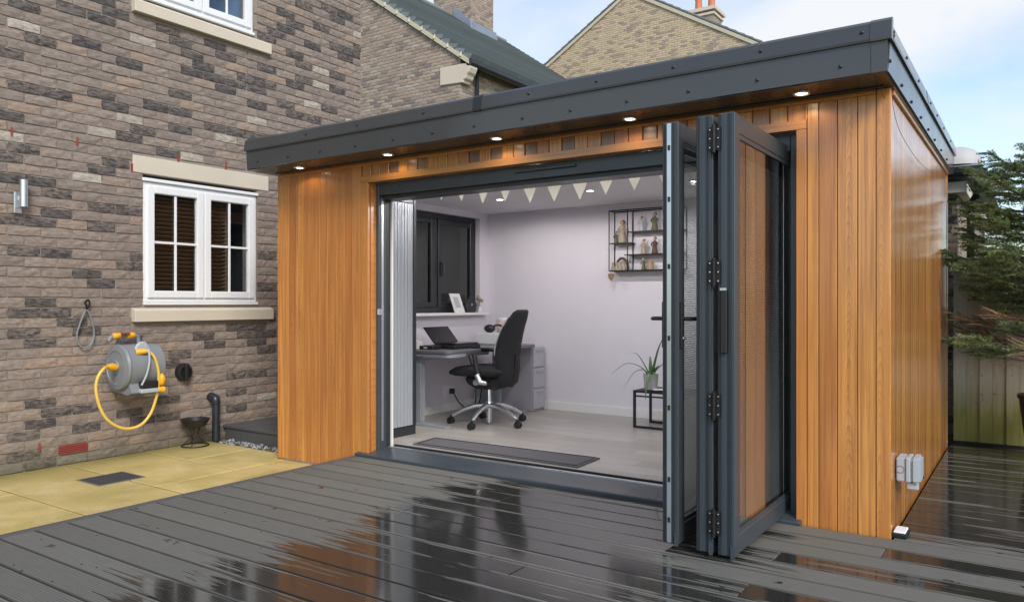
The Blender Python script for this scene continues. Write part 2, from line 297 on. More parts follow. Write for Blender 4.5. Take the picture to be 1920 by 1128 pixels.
# ------------------------------------------------------------------ mesh helpers
class MB:
    def __init__(s, T=None): s.v = []; s.f = []; s.mi = []; s.T = T or Matrix(); s.cur = 0
    def add(s, vs, fs):
        o = len(s.v); s.v += [s.T @ Vector(p) for p in vs]
        for f in fs: s.f.append([o + i for i in f]); s.mi.append(s.cur)
        return s
    def box(s, a, b):
        x0, y0, z0 = a; x1, y1, z1 = b
        return s.add([(x0, y0, z0), (x1, y0, z0), (x1, y1, z0), (x0, y1, z0), (x0, y0, z1), (x1, y0, z1), (x1, y1, z1), (x0, y1, z1)],
                     [(0, 3, 2, 1), (4, 5, 6, 7), (0, 1, 5, 4), (1, 2, 6, 5), (2, 3, 7, 6), (3, 0, 4, 7)])
    def tube(s, path, r, n=8, caps=True, closed=False):
        P = [Vector(p) for p in path]; k = len(P); rr = r if hasattr(r, '__len__') else [r] * k
        vs = []; fs = []; up = None
        for i, p in enumerate(P):
            t = (P[(i + 1) % k] - P[i - 1]) if closed else (P[min(i + 1, k - 1)] - P[max(i - 1, 0)])
            t = t.normalized() if t.length > 1e-9 else Vector((0, 0, 1))
            if up is None: up = t.orthogonal().normalized()
            up = (up - t * up.dot(t)); up = up.normalized() if up.length > 1e-6 else t.orthogonal().normalized()
            b = t.cross(up)
            for j in range(n):
                a = 2 * math.pi * j / n; vs.append(p + (up * math.cos(a) + b * math.sin(a)) * rr[i])
        for i in range(k if closed else k - 1):
            for j in range(n):
                a = i * n + j; b2 = i * n + (j + 1) % n; c = ((i + 1) % k) * n + (j + 1) % n; d = ((i + 1) % k) * n + j
                fs.append((a, b2, c, d))
        if caps and not closed: fs.append(tuple(range(n - 1, -1, -1))); fs.append(tuple(range((k - 1) * n, k * n)))
        return s.add(vs, fs)
    def cyl(s, a, b, r, n=16, r2=None): return s.tube([a, b], [r, r if r2 is None else r2], n)
    def lathe(s, c, prof, n=16, axis='z', sx=1., sy=1.):
        vs = []; fs = []; c = Vector(c)
        for (r, h) in prof:
            for j in range(n):
                a = 2 * math.pi * j / n; p = (r * math.cos(a) * sx, r * math.sin(a) * sy, h)
                if axis == 'y': p = (p[0], p[2], p[1])
                if axis == 'x': p = (p[2], p[0], p[1])
                vs.append(c + Vector(p))
        k = len(prof)
        for i in range(k - 1):
            for j in range(n): fs.append((i * n + j, i * n + (j + 1) % n, (i + 1) * n + (j + 1) % n, (i + 1) * n + j))
        fs.append(tuple(range(n - 1, -1, -1))); fs.append(tuple(range((k - 1) * n, k * n)))
        return s.add(vs, fs)
    def ell(s, c, r, n=12, m=8):
        pr = [(math.sin(math.pi * (i + .02) / (m + .04)), -math.cos(math.pi * (i + .02) / (m + .04))) for i in range(m + 1)]
        c = Vector(c); vs = []; fs = []
        for (q, h) in pr:
            for j in range(n):
                a = 2 * math.pi * j / n; vs.append(c + Vector((r[0] * q * math.cos(a), r[1] * q * math.sin(a), r[2] * h)))
        for i in range(m):
            for j in range(n): fs.append((i * n + j, i * n + (j + 1) % n, (i + 1) * n + (j + 1) % n, (i + 1) * n + j))
        fs.append(tuple(range(n - 1, -1, -1))); fs.append(tuple(range(m * n, (m + 1) * n)))
        return s.add(vs, fs)
    def prism(s, poly, axis, a, b):
        """poly: 2D outline; extruded along axis from a to b"""
        def P(p, t): return {'x': (t, p[0], p[1]), 'y': (p[0], t, p[1]), 'z': (p[0], p[1], t)}[axis]
        k = len(poly); vs = [P(p, a) for p in poly] + [P(p, b) for p in poly]
        fs = [(i, (i + 1) % k, k + (i + 1) % k, k + i) for i in range(k)] + [tuple(range(k - 1, -1, -1)), tuple(range(k, 2 * k))]
        return s.add(vs, fs)
    def loft(s, rings, caps=True):
        n = len(rings[0]); vs = [p for r in rings for p in r]; fs = []
        for i in range(len(rings) - 1):
            for j in range(n): fs.append((i * n + j, i * n + (j + 1) % n, (i + 1) * n + (j + 1) % n, (i + 1) * n + j))
        if caps: fs.append(tuple(range(n - 1, -1, -1))); fs.append(tuple(range((len(rings) - 1) * n, len(rings) * n)))
        return s.add(vs, fs)
    def mesh(s, name, mats, origin=(0, 0, 0), bevel=0., smooth=False, seg=1):
        me = bpy.data.meshes.new(name); o = Vector(origin)
        me.from_pydata([v - o for v in s.v], [], s.f)
        if not isinstance(mats, (list, tuple)): mats = [mats]
        for m in mats: me.materials.append(M[m] if isinstance(m, str) else m)
        me.polygons.foreach_set('material_index', s.mi)
        bm = bmesh.new(); bm.from_mesh(me)
        bmesh.ops.recalc_face_normals(bm, faces=bm.faces)
        if bevel:
            ed = [e for e in bm.edges if len(e.link_faces) == 2 and e.calc_face_angle(0) > .5]
            bmesh.ops.bevel(bm, geom=ed, offset=bevel, segments=seg, affect='EDGES', clamp_overlap=True)
        bm.to_mesh(me); bm.free()
        if smooth:
            me.polygons.foreach_set('use_smooth', [True] * len(me.polygons)); me.set_sharp_from_angle(angle=R(38))
        return me

def wloc(o):
    v = Vector((0, 0, 0))
    while o is not None: v = v + o.location; o = o.parent
    return v
def link(o, parent, world):
    col.objects.link(o)
    if parent is not None: o.parent = parent; o.location = Vector(world) - wloc(parent)
    else: o.location = world
    return o
def ob(name, mb, mats, parent=None, origin=None, bevel=0., smooth=False, seg=1):
    if origin is None:
        xs = [v.x for v in mb.v]; ys = [v.y for v in mb.v]; zs = [v.z for v in mb.v]
        origin = ((min(xs) + max(xs)) / 2, (min(ys) + max(ys)) / 2, min(zs))
    me = mb.mesh(name, mats, origin, bevel, smooth, seg)
    return link(bpy.data.objects.new(name, me), parent, origin)
def thing(name, label, cat, loc, group=None):
    o = bpy.data.objects.new(name, None); o.empty_display_size = .1; link(o, None, loc); return tag(o, label, cat, group)
def tag(o, label, cat, group=None):
    o['label'] = label; o['category'] = cat
    if group: o['group'] = group
    return o
def kind(o, k): o['kind'] = k; return o
def struct(name, loc=(0, 0, 0)):
    o = bpy.data.objects.new(name, None); link(o, None, loc); return kind(o, 'structure')
def box(name, a, b, mats, parent=None, bevel=0., **k): return ob(name, MB().box(a, b), mats, parent, bevel=bevel, **k)
def spline(pts, n=8):
    P = [Vector(p) for p in pts]; out = []
    for i in range(len(P) - 1):
        p0 = P[max(i - 1, 0)]; p1 = P[i]; p2 = P[i + 1]; p3 = P[min(i + 2, len(P) - 1)]
        for j in range(n):
            t = j / n; out.append(.5 * ((2 * p1) + (p2 - p0) * t + (2 * p0 - 5 * p1 + 4 * p2 - p3) * t * t + (3 * p1 - p0 - 3 * p2 + p3) * t ** 3))
    return out + [P[-1]]

# ------------------------------------------------------------------ ground, patio, deck
PZ = -.13
g_ = MB(); g_.box((-150, -150, -.5), (150, 150, -.24)); kind(ob('ground', g_, 'grass'), 'structure')
patio = struct('patio', (-4.5, -1, PZ))
kind(patio, 'structure')
kind(box('paving_bed', (-5.53, -4.6, -.235), (-3.49, .27, PZ - .007), 'joint', patio), 'structure')
def slab(x0, x1, y0, y1):
    gp = .008
    ob('paving_slab', MB().box((x0 + gp, y0 + gp, PZ - .035), (x1 - gp, y1 - gp, PZ + rng.uniform(-.0015, .0015))), 'pave', patio, bevel=.003)
ys = [-4.78, -4.16, -3.54, -2.92, -2.30, -1.68, -1.06]
for i in range(len(ys) - 1):
    sp = [-5.53, -4.92, -4.31, -3.485] if i % 2 else [-5.53, -4.84, -4.02, -3.485]
    if i == 5: sp = [-5.53, -3.485]
    if i == 4: sp = [-5.53, -4.86, -3.485]
    for j in range(len(sp) - 1): slab(sp[j], sp[j + 1], ys[i], ys[i + 1])
slab(-5.53, -4.31, -1.06, -.44); slab(-4.31, -3.485, -1.06, -.14)
slab(-5.53, -4.90, -.44, .16); slab(-4.90, -4.31, -.44, .16); slab(-4.31, -3.485, -.14, .16)

deck = struct('deck', (-1, -1, 0))
kind(box('deck_joist_base', (-3.46, -4.9, -.2), (2.8, 3.3, -.06), 'under', deck), 'structure')
ob('edge_board', MB().box((-3.487, -4.9, -.19), (-3.445, -.035, .004)), 'deckE', deck, bevel=.004)
PITCH = .1555; yk = -.0165
def board(x0, x1, y0, bias=.5):
    if x1 - x0 < .05: return
    c = ((x0 + x1) / 2, y0 + PITCH / 2, 0.)
    mb = MB().box((x0 + .0015, y0 + .0042, -.027), (x1 - .0015, y0 + PITCH - .0042, rng.uniform(-.0006, .0006)))
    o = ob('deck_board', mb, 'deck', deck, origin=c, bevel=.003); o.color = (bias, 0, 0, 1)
row = 0     # some boards hold more water than others (0.5 is neutral)
BIAS = {(0, 0): .3, (1, 0): .35, (1, 1): .82, (2, 1): .2, (3, 1): .8, (4, 0): .35, (4, 1): .3, (5, 1): .3, (6, 1): .8, (7, 1): .3, (8, 1): .45}
y0 = yk - PITCH
fixed = {0: [], 1: [.008], 2: [-1.9], 3: [-.367], 4: [.62], 5: [-2.2], 6: [-.365], 7: [1.2], 8: [-1.2]}
while y0 > -4.9:
    cuts = fixed.get(row)
    if cuts is None: cuts = [rng.choice([-2.4, -1.2, -.37, .01, .9]) + rng.uniform(-.01, .01)] if row % 3 else []
    xs = [-3.443] + cuts + [2.75]
    for i in range(len(xs) - 1): board(xs[i], xs[i + 1], y0, BIAS.get((row, i), .5))
    y0 -= PITCH; row += 1
y0 = yk
while y0 < 3.0:
    cuts = [1.1] if int(y0 * 10) % 2 else [1.7]
    xs = [.012] + cuts + [2.75]
    for i in range(len(xs) - 1): board(xs[i], xs[i + 1], y0)
    y0 += PITCH

# ------------------------------------------------------------------ brickwork
def brick_proto(L, H, D, mat, k):
    """brick with front at local y=0 (outward is -y), slightly uneven face"""
    rg = random.Random(k); nx, nz = 4, 2; vs = []; fs = []
    for j in range(nz + 1):
        for i in range(nx + 1):
            ed = (i in (0, nx)) or (j in (0, nz))
            vs.append((-L / 2 + L * i / nx + (rg.uniform(-.002, .002) if not ed else rg.uniform(-.004, .004)), (.0035 if ed else 0) + rg.uniform(-.0022, .0022), -H / 2 + H * j / nz + rg.uniform(-.003, .003)))
    W = nx + 1
    for j in range(nz):
        for i in range(nx): fs.append((j * W + i, j * W + i + 1, (j + 1) * W + i + 1, (j + 1) * W + i))
    rim = [i for i in range(W)] + [j * W + nx for j in range(1, nz + 1)] + [nz * W + i for i in range(nx - 1, -1, -1)] + [j * W for j in range(nz - 1, 0, -1)]
    b0 = len(vs)
    for i in rim: vs.append((vs[i][0], D, vs[i][2]))
    n = len(rim)
    for i in range(n): fs.append((rim[(i + 1) % n], rim[i], b0 + i, b0 + (i + 1) % n))
    return vs, fs
def brick_wall(parent, T, u0, u1, z0, z1, pick, keep, L=.2155, H=.0635, course=.0747, mod=.2255, phase=0., D=.05, limit=300, near=None, always=None):
    """T(u, z) -> world point on the face, with .rot the z-rotation; pick(u,z,k) -> material key; keep(u0,u1,z) -> visible"""
    protos = {}; items = []
    k = 0; z = z0
    while z < z1:
        u = u0 - ((u0 - phase) % mod) + (0 if k % 2 else mod / 2) - mod
        while u < u1:
            a = max(u, u0) + .005; b = min(u + mod, u1) - .005; u += mod
            if b - a < .03: continue
            for (s0, s1) in keep(a, b, z + course / 2):
                if s1 - s0 < .03: continue
                items.append(((s0 + s1) / 2, z + course / 2, s1 - s0))
        z += course; k += 1
    rank = sorted(range(len(items)), key=lambda i: (not near(items[i][0], items[i][1]) if near else False, (T.at(items[i][0], items[i][1]) - CAM).length))
    single = set(rank[:limit]); mass = MB(); keys = []
    for i, (u, zc, ln) in enumerate(items):
        mk = pick(u, zc); vr = rng.randrange(7); pk = (mk, vr)
        if pk not in protos:
            vs, fs = brick_proto(L, H, D, mk, vr * 7 + 3); b_ = MB(); b_.add(vs, fs)
            me = b_.mesh('brick', mk); protos[pk] = (me, vs, fs)
        me, vs, fs = protos[pk]; p = T.at(u, zc); sx = ln / L; j = rng.uniform(-.002, .002)
        if i in single:
            o = bpy.data.objects.new('brick', me); link(o, parent, p); o.rotation_euler = (0, 0, T.rot); o.scale = (sx, 1, 1)
            o.location += T.out * j
        else:
            if mk not in keys: keys.append(mk)
            mass.cur = keys.index(mk); mass.T = Matrix.Translation(p + T.out * j) @ Matrix.Rotation(T.rot, 4, 'Z') @ Matrix.Diagonal((sx, 1, 1, 1)); mass.add(vs, fs)
    if mass.v: mass.T = Matrix(); kind(ob('brickwork', mass, keys, parent), 'stuff')
class FaceX:   # wall facing +X at x; u is world Y
    def __init__(s, x): s.x = x; s.rot = R(90); s.out = Vector((1, 0, 0))
    def at(s, u, z): return Vector((s.x, u, z))
class FaceY:   # wall facing -Y at y; u is world X
    def __init__(s, y): s.y = y; s.rot = 0; s.out = Vector((0, -1, 0))
    def at(s, u, z): return Vector((u, s.y, z))
def cut(a, b, holes, z):
    seg = [(a, b)]
    for (h0, h1, hz0, hz1) in holes:
        if not (hz0 < z < hz1): continue
        nx = []
        for (p, q) in seg:
            if q <= h0 or p >= h1: nx.append((p, q)); continue
            if p < h0: nx.append((p, h0 - .004))
            if q > h1: nx.append((h1 + .004, q))
        seg = nx
    return seg

# ------------------------------------------------------------------ left brick house
HX = -5.531
house = thing('brick_house', 'two storey grey brown brick house with white windows and cream stone sills on the left', 'house', (HX - 2, .2, PZ))
W1 = (-.436, .686, 1.085, 2.165)          # y0,y1,z0,z1 of the lower opening
W2 = (-.436, .650, 3.60, 4.75)
core = MB(); xb, xf = HX - .22, HX - .011
for (a, b, c, d) in ((-4.5, W1[0], -.25, 5.6), (W1[1], 2.05, -.25, 5.6), (W1[0], W1[1], -.25, W1[2]), (W1[0], W1[1], W1[3], W2[2]), (W1[0], W2[1], W2[3], 5.6), (W2[1], W1[1], W2[2], 5.6)):
    core.box((xb, a, c), (xf, b, d))
core.box((HX - 7, -4.5, -.25), (HX - 6.8, 2.04, 5.6)); core.box((HX - 6.8, 1.85, -.25), (xb, 2.045, 5.6)); core.box((HX - 6.8, -4.5, 5.5), (xb, 1.85, 5.6))
ob('wall', core, 'mortar', house)
holes = [(W1[0], W1[1], W1[2], W1[3]), (-.53, .818, 2.165, 2.31), (-.535, .845, .94, 1.068), (W2[0], W2[1], 3.59, 4.75), (-.535, .822, 3.47, 3.595), (-1.105, -.885, -.053, .02)]
def P2W(x, y): # photograph pixel on this wall -> (u, z), used to record which bricks are dark or pale
    dxp = (x - 960) / 1438.7; dzp = (567 - y) / 1438.7; a = R(34.289)
    rx = -math.sin(a) + math.cos(a) * dxp; ry = math.cos(a) + math.sin(a) * dxp
    t = (HX - CAM.x) / rx; return CAM.y + t * ry, CAM.z + t * dzp
Z1 = [(130,45),(510,10),(370,65),(515,105),(585,75),(860,160),(910,220),(1085,225),(975,275),(1135,285),(1050,340),(965,365),(1080,390),(1190,415),(1250,385),(1330,415),(1290,445),(1130,445),(210,220),(440,225),(60,290),(655,330),(1340,340),(910,480),(780,540),(905,570),(130,465),(290,490),(520,490),(585,550),(60,605),(910,655),(1080,650),(1195,670),(715,670),(650,705),(1265,680),(840,780),(135,775),(60,815),(595,835),(510,870),(125,880),(40,920),(290,995),(215,1045),(365,1060),(515,1065),(650,1080),(120,1090),(1290,525),(1440,515),(1485,575),(1570,595),(1655,540),(1530,320),(1485,270),(1575,220),(1700,230),(1745,285),(1700,375),(1525,390),(1495,420),(1700,445),(1430,60),(1500,120),(1615,125),(1440,135),(1400,170),(1335,190),(1525,20),(1680,60),(1760,75),(1690,90),(1650,30)]
Z2 = [(170,55),(430,75),(50,145),(175,150),(550,165),(495,203),(310,240),(490,283),(240,365),(50,412),(300,405),(245,450),(430,487),(50,495),(170,492),(240,537),(495,525),(715,585),(815,582),(865,545),(910,507),(1005,500),(1100,495),(970,465),(1055,465),(1130,460),(1155,435),(1050,535),(1155,560),(960,677),(1130,662),(960,745),(765,770),(690,630),(105,800),(185,840),(305,822),(430,800),(500,835),(240,875),(310,903),(170,920),(50,943),(560,870),(680,857),(970,815),(240,1040),(1140,190),(1140,325),(45,1035)]
darks = [P2W(a / 2.686, b / 2.686) for a, b in Z1] + [P2W(a / 2.257, 400 + b / 2.257) for a, b in Z2]
pales = [P2W(a / 2.686, b / 2.686) for a, b in ((730,205),(650,607),(500,680),(420,905),(45,705),(940,797),(1135,697),(1300,605),(1615,350),(1580,515),(1635,430),(155,155))] + [P2W(a / 2.257, 400 + b / 2.257) for a, b in ((710,738),(1090,765))]
pinks = [P2W(a / 2.686, b / 2.686) for a, b in ((370,545),(170,565),(660,425),(445,530),(1000,535),(80,130))] + [P2W(105 / 2.257, 400 + 625 / 2.257)]
def hit(lst, u, z): return any(abs(u - a) < .112 and abs(z - b) < .0373 for a, b in lst)
def pick_house(u, z):
    if u < -1.62 or u > 2.04 or (z > 2.45 and u > 1.9):
        q = rng.random(); return 'brickD' if q < .16 else 'brickW' if q < .2 else 'brickP' if q < .27 else 'brick'
    if hit(darks, u, z): return 'brickD'
    if hit(pales, u, z): return 'brickW'
    if hit(pinks, u, z): return 'brickP'
    return 'brickP' if rng.random() < .10 else 'brick'
def seen_house(u, z):
    d = (HX - CAM.x, u - CAM.y); a = R(34.289); dep = -d[0] * math.sin(a) + d[1] * math.cos(a); lat = d[0] * math.cos(a) + d[1] * math.sin(a)
    px = 960 + 1438.7 * lat / dep; py = 567 - 1438.7 * (z - CAM.z) / dep
    return px > -30 and py > -15 and not (px > 523 and py > 262 - .188 * (px - 463))
brick_wall(house, FaceX(HX), -4.5, 2.05, -.2075, 5.4, pick_house, lambda a, b, z: cut(a, b, holes, z), phase=-1.115, near=seen_house)
ob('stone_lintel', MB().box((HX - .1, -.526, 2.167), (HX + .006, .814, 2.307)), 'stone', house, bevel=.004)
ob('window_sill', MB().prism([(HX - .1, .942), (HX + .045, .942), (HX + .045, 1.035), (HX + .035, 1.045), (HX - .1, 1.078)], 'y', -.533, .843), 'stone', house, bevel=.003)
ob('window_sill', MB().prism([(HX - .1, 3.475), (HX + .045, 3.475), (HX + .045, 3.568), (HX + .035, 3.578), (HX - .1, 3.61)], 'y', -.533, .820), 'stone', house, bevel=.003)
def casement(parent, y0, y1, z0, z1, xf, blind):
    fw = .045; fr = MB()
    fr.box((xf - .07, y0, z0), (xf, y0 + fw, z1)); fr.box((xf - .07, y1 - fw, z0), (xf, y1, z1))
    fr.box((xf - .069, y0 + fw, z0), (xf - .001, y1 - fw, z0 + fw)); fr.box((xf - .069, y0 + fw, z1 - fw), (xf - .001, y1 - fw, z1))
    ym = (y0 + y1) / 2; fr.box((xf - .068, ym - .02, z0 + fw), (xf - .002, ym + .02, z1 - fw))
    win = ob('window', fr, 'upvc', parent, bevel=.004)
    ob('cill_trim', MB().box((xf - .05, y0 - .005, z0 - .028), (xf + .028, y1 + .005, z0 - .002)), 'upvc', win, bevel=.004)
    ob('head_trim', MB().box((xf - .05, y0 - .012, z1 + .002), (xf + .022, y1 + .012, z1 + .03)), 'upvc', win, bevel=.004)
    for (a, b) in ((y0 + .03, ym - .006), (ym + .006, y1 - .03)):
        s = MB(); sw = .062; c, d = z0 + .03, z1 - .03; xs = xf + .018
        s.box((xs - .05, a, c), (xs, a + sw, d)); s.box((xs - .05, b - sw, c), (xs, b, d)); s.box((xs - .049, a + sw, c), (xs - .001, b - sw, c + sw)); s.box((xs - .049, a + sw, d - sw), (xs - .001, b - sw, d))
        ob('sash', s, 'upvc', win, bevel=.006, seg=2)
        ga, gb, gc, gd = a + sw, b - sw, c + sw, d - sw
        ob('pane', MB().box((xs - .034, ga - .003, gc - .003), (xs - .028, gb + .003, gd + .003)), 'glass', win)
        bar = MB(); bar.box((xs - .027, (ga + gb) / 2 - .010, gc), (xs - .014, (ga + gb) / 2 + .010, gd)); bar.box((xs - .0265, ga, (gc + gd) / 2 - .010), (xs - .0145, gb, (gc + gd) / 2 + .010))
        ob('glazing_bar', bar, 'upvc', win, bevel=.002)
        if blind == 'slats':
            sl = MB(); z = gc - .02
            while z < gd + .02:
                bb = gb + .03 if a < ym - .1 else ga + (gb - ga) * .52
                sl.add([(xs - .11, ga - .03, z), (xs - .11, bb, z), (xs - .075, bb, z + .022), (xs - .075, ga - .03, z + .022), (xs - .11, ga - .03, z + .003), (xs - .11, bb, z + .003), (xs - .075, bb, z + .025), (xs - .075, ga - .03, z + .025)],
                       [(0, 1, 2, 3), (7, 6, 5, 4), (0, 4, 5, 1), (3, 2, 6, 7), (0, 3, 7, 4), (1, 5, 6, 2)]); z += .036
            kind(ob('blind', sl, 'slatB', win), 'stuff')
            if a > ym - .1:
                ob('curtain', MB().box((xs - .16, ga + (gb - ga) * .54, gc - .02), (xs - .15, ga + (gb - ga) * .66, gd + .03)), 'twig', win)
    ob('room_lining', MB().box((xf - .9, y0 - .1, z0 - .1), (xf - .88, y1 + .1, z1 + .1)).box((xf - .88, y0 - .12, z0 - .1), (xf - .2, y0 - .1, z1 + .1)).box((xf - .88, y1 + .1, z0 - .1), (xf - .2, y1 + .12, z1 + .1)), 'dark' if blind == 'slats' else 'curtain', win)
    return win
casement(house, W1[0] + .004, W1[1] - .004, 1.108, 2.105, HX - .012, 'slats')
casement(house, W2[0] + .004, W2[1] - .004, 3.64, 4.70, HX - .012, 'curtain')
for (px, py) in ((22, 247), (145, 265), (248, 314), (335, 295), (424, 311), (74, 838)):
    u, z = P2W(px, py); box('weep_vent', (HX - .03, u - .006, z - .033), (HX + .004, u + .006, z + .033), 'red', house)
ab = MB(); ab.box((HX - .04, -1.1, -.049), (HX - .004, -.89, .016))
for k in range(5): ab.box((HX - .004, -1.1, -.048 + .0135 * k), (HX + .005, -.89, -.048 + .0135 * k + .0075))
ob('air_brick', ab, 'red', house)

# wall fittings on the house
lamp = thing('wall_lamp', 'small silver up and down lamp on the brick house wall at the left edge', 'lamp', (HX, -1.38, 1.75))
ob('back_plate', MB().box((HX + .002, -1.418, 1.745), (HX + .022, -1.365, 1.90)), 'silver', lamp, bevel=.003)
ob('lamp_body', MB().tube([(HX + .06, -1.372, 1.79), (HX + .06, -1.372, 1.985)], .028, 20), 'silver', lamp, smooth=True)
ob('arm', MB().box((HX + .02, -1.39, 1.84), (HX + .045, -1.36, 1.87)), 'silver', lamp)

reel = thing('hose_reel', 'grey wall mounted hose reel with yellow hose looping below', 'hose reel', (HX, -.58, .37))
# casing: side profile in X-Z extruded along Y (drum lies parallel to the wall)
cx, cz, r0 = -5.355, .595, .178
prof = [(HX + .012, .43), (HX + .012, .72)]
for k in range(17):
    a = R(150 - k * 15); prof.append((cx + r0 * math.cos(a), cz + r0 * math.sin(a)))
prof = prof[:1] + [(HX + .012, .70)] + prof[2:16] + [(cx + .165, .40), (cx + .10, .378), (HX + .05, .40)]
ob('casing', MB().prism(prof, 'y', -.725, -.452), 'greyP', reel, bevel=.018, seg=3, smooth=True)
side = MB(); side.lathe((cx, -.727, cz), [(.176, 0), (.180, -.012), (.172, -.03), (.13, -.040), (.125, -.034), (.06, -.040), (.055, -.052), (.02, -.054)], 40, 'y')
ob('side_disc', side, 'greyP', reel, smooth=True)
rib = MB(); rib.tube(spline([(cx + .182, -.60, .74), (cx + .20, -.605, .64), (cx + .195, -.625, .54), (cx + .185, -.66, .46)]), .008, 8); ob('casing_rib', rib, 'greyL', reel, smooth=True)
ob('hose_slot', MB().box((cx + .13, -.655, .43), (cx + .186, -.52, .485)), 'black', reel, bevel=.004)
ob('slot_lip', MB().box((cx + .12, -.665, .395), (cx + .196, -.51, .428)), 'greyL', reel, bevel=.006)
h_ = MB(); h_.tube(spline([(cx - .03, -.80, .80), (cx - .03, -.775, .835), (cx - .03, -.66, .845), (cx - .03, -.575, .83), (cx - .03, -.56, .765)]), .016, 10); ob('carry_handle', h_, 'greyP', reel, smooth=True)
for (a, b) in ((-.775, -.715), (-.66, -.60)): ob('handle_grip', MB().tube([(cx - .03 + .005, a, .838), (cx - .03 + .005, b, .842)], .024, 12), 'yellow', reel, smooth=True, bevel=.004)
ob('handle_latch', MB().box((cx - .02, -.715, .85), (cx + .02, -.655, .866)), 'red', reel, bevel=.004)
ob('hose_collar', MB().tube([(cx + .13, -.672, .715), (cx + .165, -.612, .722)], [.026, .02], 14), 'yellow', reel, smooth=True)
ob('hose_outlet', MB().lathe((cx + .105, -.61, .735), [(.055, -.01), (.06, .0), (.05, .012), (.03, .012)], 18, 'x'), 'greyL', reel, smooth=True)
ob('connector', MB().tube([(cx + .05, -.79, .60), (cx + .06, -.83, .61), (cx + .07, -.862, .612)], [.026, .028, .018], 14), 'yellow', reel, smooth=True)
ob('nozzle_holder', MB().ell((cx + .165, -.485, .49), (.035, .03, .05)), 'yellow', reel, smooth=True)
ob('spray_nozzle', MB().tube([(cx + .18, -.525, .415), (cx + .18, -.475, .41)], [.018, .026], 12), 'yellow', reel, smooth=True)
hp = spline([(cx + .07, -.86, .612), (-5.23, -.925, .60), (-5.22, -.972, .54), (-5.22, -.985, .45), (-5.22, -.956, .319), (-5.22, -.898, .216), (-5.22, -.811, .151), (-5.22, -.722, .128), (-5.22, -.631, .149), (-5.22, -.561, .219), (-5.21, -.525, .316), (-5.19, -.512, .43), (-5.175, -.52, .564), (-5.175, -.556, .675), (-5.19, -.61, .722), (cx + .14, -.655, .72)], 7)
ob('hose', MB().tube(hp, .0115, 10), 'hose', reel, smooth=True)
hk = thing('cord_loop', 'thin grey cord loop hanging on a black hook above the hose reel', 'cord', (HX, -.91, .75))
ob('hook', MB().tube(spline([(HX + .01, -.915, 1.04), (HX + .04, -.915, 1.06), (HX + .045, -.93, 1.10), (HX + .035, -.90, 1.12), (HX + .03, -.89, 1.08), (HX + .02, -.92, 1.04)]), .007, 7), 'blackM', hk, smooth=True)
ob('loop', MB().tube(spline([(HX + .03, -.914, 1.05), (HX + .03, -.95, .97), (HX + .03, -.985, .85), (HX + .03, -.965, .775), (HX + .03, -.925, .754), (HX + .03, -.875, .78), (HX + .03, -.854, .87), (HX + .03, -.885, 1.0), (HX + .03, -.91, 1.045)]), .0065, 7), 'greyP', hk, smooth=True)
vn = thing('vent_cowl', 'round black vent cowl on the brick wall beside the hose reel', 'vent', (HX, -.085, .43))
ob('cowl', MB().lathe((HX, -.085, .503), [(.075, .002), (.078, .02), (.068, .045), (.05, .05), (.046, .03), (.01, .03)], 24, 'x'), 'black', vn, smooth=True)
ob('flap', MB().prism([(-.1, .43), (-.07, .43), (-.066, .575), (-.1, .575)], 'x', HX + .03, HX + .075), 'black', vn, bevel=.006)
dp = thing('waste_pipe', 'short black waste pipe standing at the foot of the brick wall', 'pipe', (-5.46, .195, PZ))
ob('pipe', MB().tube([(-5.46, .195, PZ), (-5.46, .195, .225)], .034, 16), 'gutter', dp, smooth=True)
ob('elbow', MB().tube(spline([(-5.46, .195, .205), (-5.465, .19, .245), (-5.53, .185, .262)], 5), .04, 14), 'gutter', dp, smooth=True)
bw = thing('bowl_stand', 'black bowl held in a wire stand on the paving against the brick wall', 'bowl stand', (-5.40, -.05, PZ))
ob('bowl', MB().lathe((-5.40, -.05, .03), [(.05, 0), (.085, .012), (.118, .068), (.124, .075), (.114, .074), (.08, .024), (.01, .012)], 28), 'black', bw, smooth=True)
for k in range(5):
    a = 2 * math.pi * k / 5 + .4
    ob('wire_leg', MB().tube(spline([(-5.40 + .122 * math.cos(a), -.05 + .122 * math.sin(a), .10), (-5.40 + .05 * math.cos(a), -.05 + .05 * math.sin(a), .03), (-5.40 + .03 * math.cos(a), -.05 + .03 * math.sin(a), -.04), (-5.40 + .105 * math.cos(a), -.05 + .105 * math.sin(a), PZ + .01)]), .003, 6), 'blackM', bw, smooth=True)
ob('foot_ring', MB().tube([(-5.40 + .11 * math.cos(i * R(12)), -.05 + .11 * math.sin(i * R(12)), PZ + .008) for i in range(30)], .0055, 6, closed=True), 'blackM', bw, smooth=True)
cv = thing('drain_cover', 'dark grey square drain cover set flush in the sandstone paving', 'drain cover', (-4.77, -1.11, PZ))
ob('cover_plate', MB().prism([(-4.918, -1.26), (-4.634, -1.26), (-4.634, -.955), (-4.918, -.955)], 'z', PZ - .02, PZ + .005), 'cover', cv, bevel=.002)
ob('cover_rim', MB().box((-4.93, -1.272, PZ - .02), (-4.622, -1.262, PZ + .004)).box((-4.93, -.953, PZ - .02), (-4.622, -.943, PZ + .004)).box((-4.93, -1.262, PZ - .02), (-4.92, -.953, PZ + .004)).box((-4.632, -1.262, PZ - .02), (-4.622, -.953, PZ + .004)), 'mortar', cv)
st = thing('side_step', 'low black composite platform between the brick house and the timber cabin', 'step', (-4.95, .8, PZ))
for k in range(8): ob('step_board', MB().box((-5.52, .305 + k * .15, -.028), (-4.42, .305 + k * .15 + .145, -.002)), 'deckE', st, bevel=.003)
ob('riser', MB().box((-5.50, .318, -.20), (-4.42, .34, -.030)), 'deckE', st)
gv = MB(); rg = random.Random(4)
